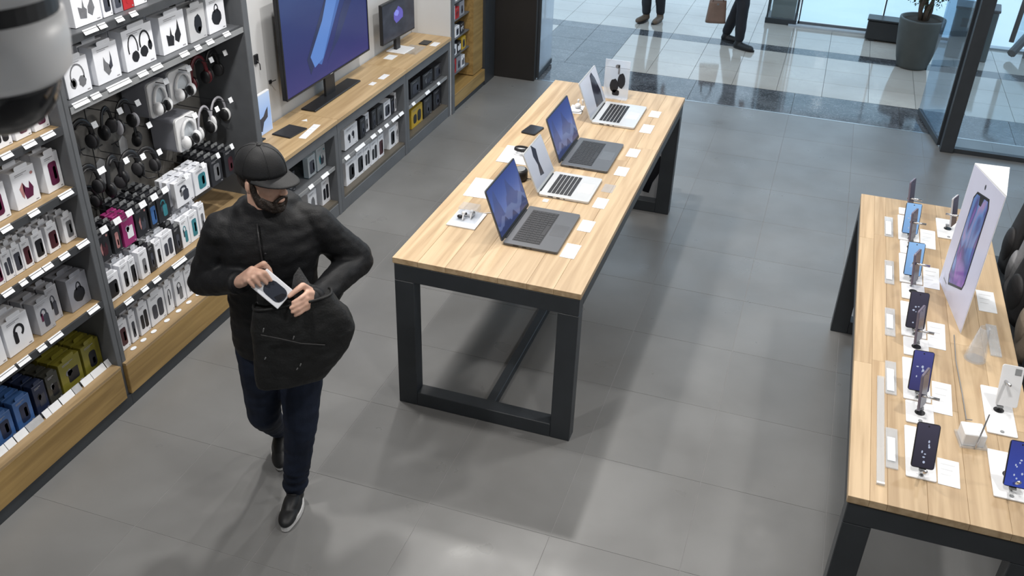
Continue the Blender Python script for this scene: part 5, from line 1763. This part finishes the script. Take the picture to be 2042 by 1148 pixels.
# jeans
jn = MB()
jn.rings([sring(.80, (-.028, .0), .165, .112), sring(.86, (-.030, 0), .170, .118), sring(.95, (-.03, 0), .168, .118)])
jn.chain([P3(.062, .0, .84), P3(.046, .05, .68), LK, P3(.002, .105, .30), LA + P3(0, 0, -.01)], [.102, .098, .076, .064, .057])
jn.chain([P3(-.118, .0, .84), P3(-.118, .01, .66), RK, P3(-.118, -.125, .32), RA], [.102, .096, .074, .060, .053])


def wj(c):
    return .0045 * noise.noise(Vector((c.x * 12, c.y * 12, c.z * 26))) + (.003 * math.sin(c.z * 120) if c.z < .22 else 0)


JN = link('jeans', remesh(jn, .0065, 'jeans', 3, wj), MAN)
JN.data.materials.append(JEANS)


# shoes
def shoe(toe, heel, label, lift=0.):
    """toe and heel as ground points; lift raises the heel"""
    d = toe - heel
    ln = Vector((d.x, d.y, 0)).length
    yaw = math.atan2(d.y, d.x)
    pit = math.atan2(-lift, ln)
    M = Matrix.Translation(heel + Vector((0, 0, lift))) @ Matrix.Rotation(yaw, 4, 'Z') @ Matrix.Rotation(-pit, 4, 'Y')
    L_ = ln

    def outline(k, z, inset=0.):
        pts = []
        for i in range(28):
            t = 2 * math.pi * i / 28
            x = .5 - .5 * math.cos(t)
            wv = (.036 + .014 * math.sin(math.pi * min(1, x * 1.25 - .1))) * (1 if x < .8 else 1)
            y = math.copysign(abs(math.sin(t)) ** .7, math.sin(t)) * wv
            pts.append(M @ Vector((x * L_ * (1 - 2 * inset / L_) + inset, y * (1 - inset / .05), z)))
        return pts
    sm = MB()
    sm.rings([outline(0, .0, .004), outline(0, .006, -.002), outline(0, .026, 0), outline(0, .030, .004)])
    up = MB()
    up.rings([outline(0, .026, .004), outline(0, .040, .005), outline(0, .050, .012)])
    up.ell(M @ Vector((L_ * .74, 0, .040)), (.075, .042, .030), M.to_3x3())
    up.ell(M @ Vector((L_ * .48, 0, .055)), (.075, .038, .035), M.to_3x3())
    up.cap(M @ Vector((L_ * .22, 0, .04)), M @ Vector((L_ * .24, 0, .105)), .042, .040)
    s = link('shoe', remesh(up, .0045, 'shoe', 3), MAN)
    s.data.materials.append(SHOE)
    link('sole', sm.mesh('sole', SOLE, smooth=False), s)
    lc = MB()
    for k in range(4):
        x = L_ * (.42 + .07 * k)
        lc.tube([M @ Vector((x, -.022, .086 - .008 * k)), M @ Vector((x + .006, 0, .092 - .008 * k)), M @ Vector((x, .022, .086 - .008 * k))], .0025, 6)
    link('laces', lc.mesh('laces', SHOE), s)


shoe(P3(-.085, .285, 0), P3(-.020, .030, 0), 'front')
shoe(P3(-.108, -.125, 0), P3(-.095, -.365, 0), 'back', lift=.06)

# the stolen box, half in the bag
hb_ = thing('held_box', 'white phone-case box with a slate window in the man\'s right hand', 'product box', MAN.location, rz=math.radians(30))
MBX = Matrix(((ba.x, bb.x, bn.x, bc.x), (ba.y, bb.y, bn.y, bc.y), (ba.z, bb.z, bn.z, bc.z), (0, 0, 0, 1)))
sdet = Matrix(((ba.x, bb.x, bn.x), (ba.y, bb.y, bn.y), (ba.z, bb.z, bn.z))).determinant()
mb = MB()
mb.box(0, .132, -.046, .046, -.034, 0, MBX)
link('carton', mb.mesh('carton', CARTON, bevel=.002), hb_)
link('window', MB().prism(rrect(.092, .062, .026, cx=.080, cy=0), lambda u, v, q: MBX @ Vector((u, v, q)), .0003, .0012).mesh('window', plain('slate_window', (.035, .04, .055), .2)), hb_)
link('window_print', MB().prism([(.09, -.02), (.118, -.024), (.122, .020), (.105, .012)], lambda u, v, q: MBX @ Vector((u, v, q)), .0014, .0018).mesh('window_print', P_BLACK), hb_)
link('hang_tab', MB().prism(rrect(.014, .05, .004, cx=-.006, cy=.0), lambda u, v, q: MBX @ Vector((u, v, q)), -.003, -.001).mesh('hang_tab', CARTON), hb_)

# messenger bag
bg_ = thing('messenger_bag', 'black messenger bag held open in front of the man', 'bag', MAN.location, rz=math.radians(30))
bgm = MB()


def bring(z, cs, cf, a, b, tilt, e=.6, n=32, front=0.):
    out = []
    for i in range(n):
        t = 2 * math.pi * i / n
        u = a * math.copysign(abs(math.cos(t)) ** e, math.cos(t))
        v = b * math.copysign(abs(math.sin(t)) ** e, math.sin(t))
        out.append(P3(cs + u, cf + .028 + v, z + tilt * u + front * v / b))
    return out


ra = [bring(.852, .03, .235, .10, .060, .05), bring(.858, .035, .235, .135, .078, .12), bring(.885, .045, .235, .165, .090, .22), bring(.95, .072, .232, .195, .098, .30), bring(1.04, .088, .228, .205, .098, .24), bring(1.12, .082, .228, .195, .090, .12), bring(1.185, .070, .230, .172, .078, .06, front=.006), bring(1.226, .060, .230, .150, .066, .14, front=.012)]
bgm.rings(ra)


def wb(c):
    return .007 * noise.noise(Vector((c.x * 11, c.y * 11, c.z * 11))) + .003 * noise.noise(Vector((c.x * 30, c.y * 20, c.z * 34)))


BB = link('bag_body', remesh(bgm, .006, 'bag_body', 3, wb), bg_)
BB.data.materials.append(BAGC)
rim = bring(1.227, .060, .230, .152, .068, .14, n=40, front=.012)
link('rim', MB().tube(rim, .006, 6, closed=True).mesh('rim', BAGC, smooth=True), bg_)
# crumpled flap standing up behind the opening
fl = MB()
g = []
for i in range(9):
    for j in range(7):
        u, v = i / 8, j / 6
        s_ = -.075 + .255 * u
        z_ = 1.225 + v * (.03 + .10 * math.exp(-((u - .72) / .13) ** 4))
        f_ = .275 - .03 * v + .018 * math.sin(9 * u + 3 * v)
        g.append(P3(s_ + .02 * v * math.sin(6 * u), f_, z_))
fs = [(i * 7 + j, i * 7 + j + 1, (i + 1) * 7 + j + 1, (i + 1) * 7 + j) for i in range(8) for j in range(6)]
n0 = len(g)
fl.add(g + [p + P3(0, -.005, 0) for p in g], fs + [tuple(n0 + k for k in reversed(q)) for q in fs])
FL = link('flap', fl.mesh('flap', plain('bag_lining', (.03, .031, .033), .5, var=.25, bump=.3, bscale=90), smooth=True), bg_)
link('pocket_seam', MB().tube([P3(-.07, .350, 1.13), P3(.0, .357, 1.11), P3(.08, .360, 1.08), P3(.17, .355, 1.06)], .0025, 6).mesh('pocket_seam', plain('seam_grey', (.025, .025, .026), .5)), bg_)
for k, (a, b, c, dz) in enumerate([(-.055, .336, 1.165, .014), (.055, .341, 1.12, .010), (-.062, .338, 1.03, .006), (.07, .345, .99, .008), (.055, .338, .965, .005)]):
    link('metal_pull', MB().cap(P3(a, b + .024, c), P3(a - .004, b + .026, c - dz), .0028, .002).mesh('metal_pull', CHROME, smooth=True), bg_)
stp = [P3(.215, .20, 1.15), P3(.245, .17, 1.18), P3(.235, .14, 1.20), P3(.19, .15, 1.205)]
link('strap', MB().tube(stp, .005, 8, flat=3.2).mesh('strap', BAGC, smooth=True), bg_)

# ------------------------------------------------------------------ passers-by in the mall
def passer(loc, rz, label, trousers, coat, stride, shoe_m, arm=None):
    t = thing('person', label, 'person', loc, rz=rz)
    a, b = stride
    hips = [(-.09, 0), (.09, 0)]
    feet = [a, b]

    def V(x, y, z):
        return Vector((x, y, z))
    bm_ = MB()
    bm_.ell((0, -.02, 1.62), (.075, .095, .115)).cap((0, 0, 1.52), (0, 0, 1.42), .05, .055).ell((0, -.115, 1.61), (.012, .018, .02))
    for s in (-1, 1):
        bm_.ell((s * .076, -.005, 1.62), (.010, .018, .03))
        bm_.ell((s * .03, -.105, 1.64), (.012, .008, .007))
    bm_.ell((0, -.108, 1.565), (.02, .010, .007))
    bm_.cap((0, 0, 1.4), (0, 0, .95), .09, .09)
    bm_.cap((-.12, 0, 1.38), (.12, 0, 1.38), .05, .05)
    for k in (0, 1):
        s = -1 if k == 0 else 1
        kn = V((hips[k][0] + feet[k][0]) / 2, feet[k][1] * .45 - .03, .5)
        an = V(feet[k][0], feet[k][1] + .03, .09)
        bm_.chain([V(hips[k][0], 0, .92), kn, an], [.07, .05, .035])
        w = V(s * .30, -.06, .86)
        bm_.chain([V(s * .18, 0, 1.38), V(s * .27, .03, 1.12), w], [.04, .035, .026])
        for q in range(4):
            bm_.chain([w, w + V(-.012 * (q - 1.5) * 0 + .0, -.03 + .018 * q, -.07), w + V(-s * .004, -.03 + .018 * q, -.11), w + V(-s * .025, -.03 + .018 * q, -.13)], [.02, .0105, .009, .007])
        bm_.chain([w, w + V(-s * .012, -.045, -.05), w + V(-s * .02, -.05, -.085)], [.018, .011, .008])
    bo_ = link('body', remesh(bm_, .006, 'passer_body', 2), t)
    bo_.data.materials.append(SKIN)
    tr_ = MB()
    tr_.cap((-.06, 0, .93), (.06, 0, .93), .11, .11)
    for k in (0, 1):
        kn = V((hips[k][0] + feet[k][0]) / 2, feet[k][1] * .45 - .03, .5)
        an = V(feet[k][0], feet[k][1] + .03, .12)
        tr_.chain([V(hips[k][0], 0, .88), kn, an], [.098, .072, .056])
    o = link('trousers', remesh(tr_, .010, 'trousers', 3, lambda c: .006 * noise.noise(c * 11)), t)
    o.data.materials.append(trousers)
    ct = MB()
    ct.rings([[(.20 * kx * math.cos(q), .135 * kx * math.sin(q), z) for q in [2 * math.pi * i / 24 for i in range(24)]] for z, kx in ((.88, 1.), (1.1, .95), (1.3, 1.02), (1.40, .85), (1.46, .5))])
    for s in (-1, 1):
        ct.chain([V(s * .18, 0, 1.37), V(s * .27, .03, 1.12), V(s * .298, -.055, .90)], [.075, .062, .046])
    o = link('coat', remesh(ct, .010, 'coat', 3, lambda c: .006 * noise.noise(c * 9)), t)
    o.data.materials.append(coat)
    hm = MB().ell((0, .012, 1.655), (.088, .10, .095)).ell((0, .06, 1.60), (.08, .06, .09))
    o = link('hair', remesh(hm, .006, 'hair', 2), t)
    o.data.materials.append(HAIR)
    for k in (0, 1):
        x, y = feet[k]
        sh_ = MB()
        sh_.cap((x, y + .05, .04), (x + (-.02 if k == 0 else .02), y - .14, .032), .042, .036)
        sh_.cap((x, y + .04, .05), (x, y + .03, .11), .044, .042)
        o = link('shoe', remesh(sh_, .006, 'shoe', 2), t)
        for v in o.data.vertices:
            v.co.z = max(v.co.z, .012)
        o.data.materials.append(shoe_m)
        link('sole', MB().prism(ellipse(.085, .27, 18, cx=x, cy=y - .045), lambda u, v, q: (u, v, q), 0, .022).mesh('sole', BLACKPL), o)
    return t


DKT = plain('charcoal_trousers', (.016, .018, .024), .7, var=.2)
CO1 = plain('slate_coat', (.05, .055, .07), .7, var=.15)
CO2 = plain('brown_coat', (.09, .06, .045), .7, var=.15)
BRS = plain('brown_suede', (.12, .085, .06), .6, var=.15)
passer((-2.02, 11.66, 0), -.25, 'passer-by in narrow charcoal trousers and brown shoes outside the shop', DKT, CO1, [(-.075, -.02), (.075, .06)], BRS)
pb = passer((-.93, 11.10, 0), 1.15, 'passer-by in loose black trousers walking with a brown handbag', plain('black_trousers', (.010, .011, .016), .7, var=.2), CO2, [(-.07, -.13), (.07, .12)], SHOE)
t = thing('handbag', 'brown leather handbag carried by the walking passer-by', 'handbag', (-1.17, 11.05, .25), rz=.25)
LEA = plain('brown_leather', (.17, .11, .085), .45, var=.15, bump=.15, bscale=90)
rs = []
for q in range(8):
    v = q / 7
    rs.append([((.115 - .02 * v) * math.copysign(abs(math.cos(a)) ** .5, math.cos(a)), (.055 * (1 - .6 * v)) * math.copysign(abs(math.sin(a)) ** .5, math.sin(a)), .25 * v) for a in [2 * math.pi * i / 24 for i in range(24)]])
link('bag_body', MB().rings(rs).mesh('bag_body', LEA, smooth=True), t)
for s in (-1, 1):
    link('handle', MB().tube([(-.06, s * .018, .23), (-.055, s * .02, .34), (0, s * .012, .43), (.055, s * .02, .34), (.06, s * .018, .23)], .006, 8).mesh('handle', LEA, smooth=True), t)
link('clasp', MB().box(-.012, .012, -.03, -.024, .20, .22).mesh('clasp', CHROME), t)

# ------------------------------------------------------------------ mall: planter with tree, bench, railing, kiosk, escalator
t = thing('planter', 'big tapered grey planter with a small tree, outside the shop', 'planter', (1.02, 11.12, 0))
POT = plain('grey_pot', (.06, .066, .064), .5, var=.1)
pot = MB()
n = 40
prof = [(.15, 0), (.165, .006), (.165, .03), (.185, .10), (.215, .25), (.232, .42), (.238, .52), (.236, .535), (.215, .535), (.212, .50), (0, .49)]
pot.lathe(prof, n=n)
link('pot', pot.mesh('pot', POT, smooth=False, bevel=0), t)
for p in t.children[-1].data.polygons:
    p.use_smooth = True
link('soil', MB().lathe([(0, .485), (.213, .49), (.20, .505), (0, .515)], n=24).mesh('soil', plain('dark_soil', (.03, .022, .015), .9, bump=.6, bscale=60)), t)
BARK = plain('grey_bark', (.075, .055, .04), .8, var=.3, bump=.5, bscale=40)
tk = MB()
rt = random.Random(4)
tips = []
for k in range(5):
    a = 2 * math.pi * k / 5
    pts = [(.03 * math.cos(a), .03 * math.sin(a), .49)]
    for j in range(1, 6):
        pts.append((pts[0][0] + .018 * j * math.cos(a + .2 * j) + .012 * math.sin(j * 2 + k), pts[0][1] + .018 * j * math.sin(a + .2 * j), .49 + .12 * j))
    tk.tube(pts, [.024, .02, .017, .015, .012, .009], 8)
    tips += pts[3:]
link('trunk', tk.mesh('trunk', BARK, smooth=True), t)
lf = MB()
for k in range(2600):
    b = Vector(rt.choice(tips))
    d = Vector((rt.gauss(0, 1), rt.gauss(0, 1), rt.gauss(0, .8))).normalized()
    c = Vector((0, 0, 1.0)) + Vector((d.x * .30, d.y * .30, d.z * .40)) * (rt.random() ** .4)
    if c.z < .72 and rt.random() < .4:
        continue
    u = Vector((rt.gauss(0, 1), rt.gauss(0, 1), rt.gauss(0, 1))).normalized()
    v = u.orthogonal().normalized()
    w_ = u.cross(v)
    l, ww = rt.uniform(.02, .04), rt.uniform(.006, .012)
    lf.add([c, c + v * l * .5 + w_ * ww, c + v * l, c + v * l * .5 - w_ * ww], [(0, 1, 2, 3)])
LF = link('foliage', lf.mesh('foliage', plain('olive_leaf', (.035, .055, .022), .6, var=.4, scale=30)), t)
LF['kind'] = 'stuff'

t = thing('trough', 'low black rectangular trough by the glass railing behind the planter', 'trough', (.78, 12.02, 0), rz=-.06)
TRO = plain('black_trough', (.02, .022, .024), .4)
link('trough_body', MB().box(-.27, .37, -.10, .12, .02, .24).mesh('trough_body', TRO, bevel=.012), t)
link('rim', MB().box(-.28, .38, -.11, .13, .24, .262).mesh('rim', TRO, bevel=.006), t)
for x in (-.22, .30):
    link('foot', MB().box(x, x + .06, -.08, .10, 0, .02).mesh('foot', FRAME), t)

t = thing('glass_railing', 'glass railing with slim dark posts along the mall edge', 'railing', (.7, 12.25, .02), world=True)
RG = glass('railing_glass', (.90, .97, 1.), .06, .02)
MB().box(-.30, 1.66, 12.235, 12.265, .03, .06).build('base_rail', STEEL, t)
for k in range(2):
    x = -.28 + k * .96
    MB().box(x, x + .94, 12.244, 12.256, .07, 1.1).build('pane', RG, t)
    MB().box(x - .012, x + .004, 12.235, 12.265, .03, 1.12).build('post', FRAME, t)
MB().tube([(-.3, 12.25, 1.13), (1.66, 12.25, 1.13)], .022, 10).build('handrail', FRAME, t, smooth=True)

t = thing('display_case', 'dark framed glass case at the mall edge behind the passers-by', 'display case', (-.50, 12.38, 0))
link('base', MB().box(-.19, .19, -.16, .2, 0, .07).mesh('base', FRAME, bevel=.005), t)
link('inner_box', MB().box(-.13, .15, -.10, .16, .07, 1.2).mesh('inner_box', plain('olive_grey_board', (.075, .08, .065), .5)), t)
for (x, y) in ((-.18, -.15), (.165, -.15), (-.18, .175), (.165, .175)):
    link('corner_post', MB().box(x, x + .018, y, y + .018, .07, 1.3).mesh('corner_post', FRAME), t)
link('pane', MB().box(-.165, .165, -.146, -.140, .07, 1.25).mesh('pane', RG), t)
link('pane', MB().box(.172, .178, -.13, .175, .07, 1.25).mesh('pane', RG), t)

# escalator seen through the shop window
t = thing('escalator', 'escalator with glass sides and dark handrails beyond the shop window', 'escalator', (2.9, 11.9, 0), world=True)
ES = Vector((.62, 1, 0)).normalized()
for k in range(9):
    c = Vector((2.60, 11.75, 0)) + ES * (.36 * k)
    z = .0 + .2 * k
    M = Matrix.Translation((c.x, c.y, z)) @ Matrix.Rotation(math.atan2(ES.y, ES.x), 4, 'Z')
    MB().box(0, .37, -.42, .42, 0, .19, M).build('step', STEEL, t)
for s in (-1, 1):
    sd = Vector((-ES.y, ES.x, 0)) * .47 * s
    a, b = Vector((2.50, 11.6, .05)) + sd, Vector((2.50, 11.6, 0)) + ES * 3.4 + Vector((0, 0, 1.85)) + sd
    up = Vector((0, 0, .85))
    nn = Vector((-ES.y, ES.x, 0)) * .006
    MB().rings([[a - nn, b - nn, b - nn + up, a - nn + up], [a + nn, b + nn, b + nn + up, a + nn + up]]).build('glass_side', RG, t)
    MB().tube([a + up * .2 - ES * .1, a + up - ES * .05, b + up], .028, 10).build('handrail', plain('rubber_rail', (.02, .018, .02), .35), t, smooth=True)
    MB().tube([a + Vector((0, 0, .02)), b + Vector((0, 0, .02))], .05, 8).build('skirt', STEEL_D, t)
o = MB().box(-.22, .22, -.16, .16, 0, .55).build('waste_bin', plain('teal_grey_bin', (.06, .085, .09), .3), bevel=.01)
o.location = (1.62, 11.78, 0)
o.rotation_euler = (0, 0, -.1)
tag(o, 'grey-green bin beside the foot of the escalator', 'bin')
link('bin_opening', MB().box(-.14, .14, -.163, -.15, .36, .46).mesh('bin_opening', BLACKP), o)
link('bin_lid', MB().box(-.23, .23, -.17, .17, .55, .58).mesh('bin_lid', FRAME, bevel=.006), o)

# clear bag with a black umbrella case left under the far end of the oak table
t = thing('floor_bag', 'pale carrier with black straps standing on the floor behind the far table leg', 'bag', (-1.02, 6.75, 0), rz=.1)
link('bag_shell', MB().box(-.14, .14, -.05, .05, 0, .42).mesh('bag_shell', plain('pale_carrier', (.52, .53, .55), .4), bevel=.01), t)
link('black_print', MB().prism([(-.07, .06), (-.02, .05), (.0, .14), (.04, .22), (.06, .36), (.02, .37), (-.01, .26), (-.06, .22)], lambda u, v, q: (u, q, v), -.0512, -.0504).mesh('black_print', P_BLACK), t)
link('black_print_small', MB().prism(ellipse(.05, .09, 12, cx=-.10, cy=.09), lambda u, v, q: (u, q, v), -.0512, -.0504).mesh('black_print_small', P_BLACK), t)
link('handle', MB().tube([(-.05, 0, .41), (-.04, 0, .50), (.04, 0, .50), (.05, 0, .41)], .005, 6).mesh('handle', BLACKPL, smooth=True), t)

for o in bpy.data.objects:
    if '_org' in o:
        del o['_org']
